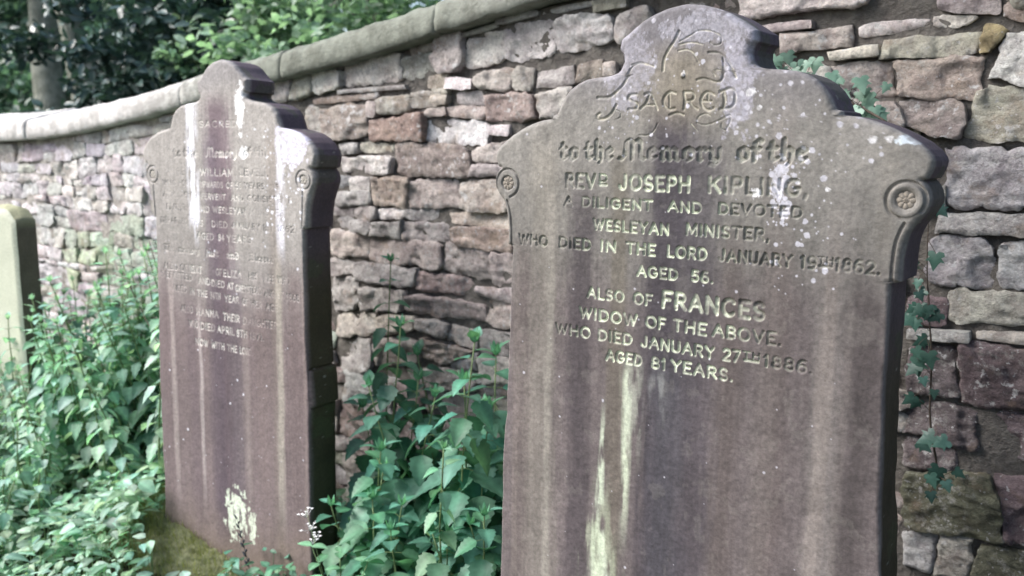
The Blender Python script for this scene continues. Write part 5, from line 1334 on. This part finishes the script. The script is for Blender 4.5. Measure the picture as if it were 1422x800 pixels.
# unseen spreading tree, added over the photographer to shade the near graveyard
tree('added_shade_tree', 'unseen broad tree added behind the photographer to shade the near headstone', (2.4, -3.2, 0), [((0, 0, 0), (-2.6, .9, 4.6), .24, .12)],
     [((-4.6, 1.9, 5.0), (1.7, 1.7, .8), 4200), ((-2.8, 3.0, 5.2), (1.8, 1.7, .8), 4200), ((-1.6, 4.6, 5.3), (1.9, 1.6, .8), 4200), ((-3.0, 1.0, 5.6), (2.0, 1.6, .9), 3000), ((.6, 4.6, 4.6), (1.5, 1.6, 1.2), 2200)], M_TREE, 41, (.14, .22))

tree('added_shade_bush', 'unseen low dark bush added right of the near headstone to darken the wall foot', (.62, 1.75, 0), [((0, 0, 0), (.05, .05, .7), .03, .015), ((.03, 0, 0), (-.15, 0, .7), .025, .012)], [((0, .05, .62), (.52, .52, .60), 2600)], M_EVER, 51, (.06, .10), 'bush')  # added out of view to block light low on the right

tree('added_sky_blocker_tree', 'dense dark tree added out of view, right of the near headstone, to block sky light', (3.3, .6, 0), [((0, 0, 0), (.1, .1, 3.2), .22, .08)], [((0, 0, 1.5), (1.5, 1.7, 1.3), 3800), ((0, .2, 3.4), (1.4, 1.6, 1.3), 3200)], M_EVER, 57, (.12, .2), 'tree')  # invented tree that keeps sky light off the right-hand stone sides


# ------------------------------------------------------------------ light, sky, camera
w = bpy.data.worlds.new('World'); SC.world = w; w.use_nodes = True
nt = w.node_tree; nt.nodes.clear()
sky = nt.nodes.new('ShaderNodeTexSky'); sky.sky_type = 'NISHITA'; sky.sun_disc = False
SUN_DIR = np.array([-.62, -.55, .80]); SUN_DIR /= np.linalg.norm(SUN_DIR)
sky.sun_elevation = math.asin(SUN_DIR[2]); sky.sun_rotation = math.atan2(SUN_DIR[0], SUN_DIR[1])
sky.dust_density = 3.0; sky.air_density = 1.0; sky.ozone_density = 1.0
bg = nt.nodes.new('ShaderNodeBackground'); bg.inputs[1].default_value = .15
ow_ = nt.nodes.new('ShaderNodeOutputWorld'); nt.links.new(sky.outputs[0], bg.inputs[0]); nt.links.new(bg.outputs[0], ow_.inputs[0])
sl = bpy.data.lights.new('sun', 'SUN'); sl.energy = SUN_E; sl.angle = rad(SUN_A); sl.color = (1, .99, .975)
so = bpy.data.objects.new('sun', sl); COL.objects.link(so)
from mathutils import Vector
so.rotation_euler = Vector(SUN_DIR.tolist()).to_track_quat('Z', 'Y').to_euler()

cam = bpy.data.cameras.new('camera'); co = bpy.data.objects.new('camera', cam); COL.objects.link(co)
cam.sensor_width = 36; cam.lens = 30.56; cam.clip_start = .05; cam.clip_end = 3000
co.location = (0, 0, H); co.rotation_euler = (rad(90 - 10.10), 0, rad(35.94))
cam.dof.use_dof = True; cam.dof.focus_distance = 1.75; cam.dof.aperture_fstop = 3.8
SC.camera = co
SC.render.resolution_x, SC.render.resolution_y = 1024, 576
vs = SC.view_settings; vs.view_transform = 'Standard'; vs.look = 'None'; vs.gamma = 1; vs.exposure = EXPO; vs.use_curve_mapping = False
SC.render.engine = 'CYCLES'; SC.cycles.use_denoising = True; SC.cycles.max_bounces = 6; SC.cycles.diffuse_bounces = 4; SC.cycles.transmission_bounces = 3
print('done', _t.time() - _T0)
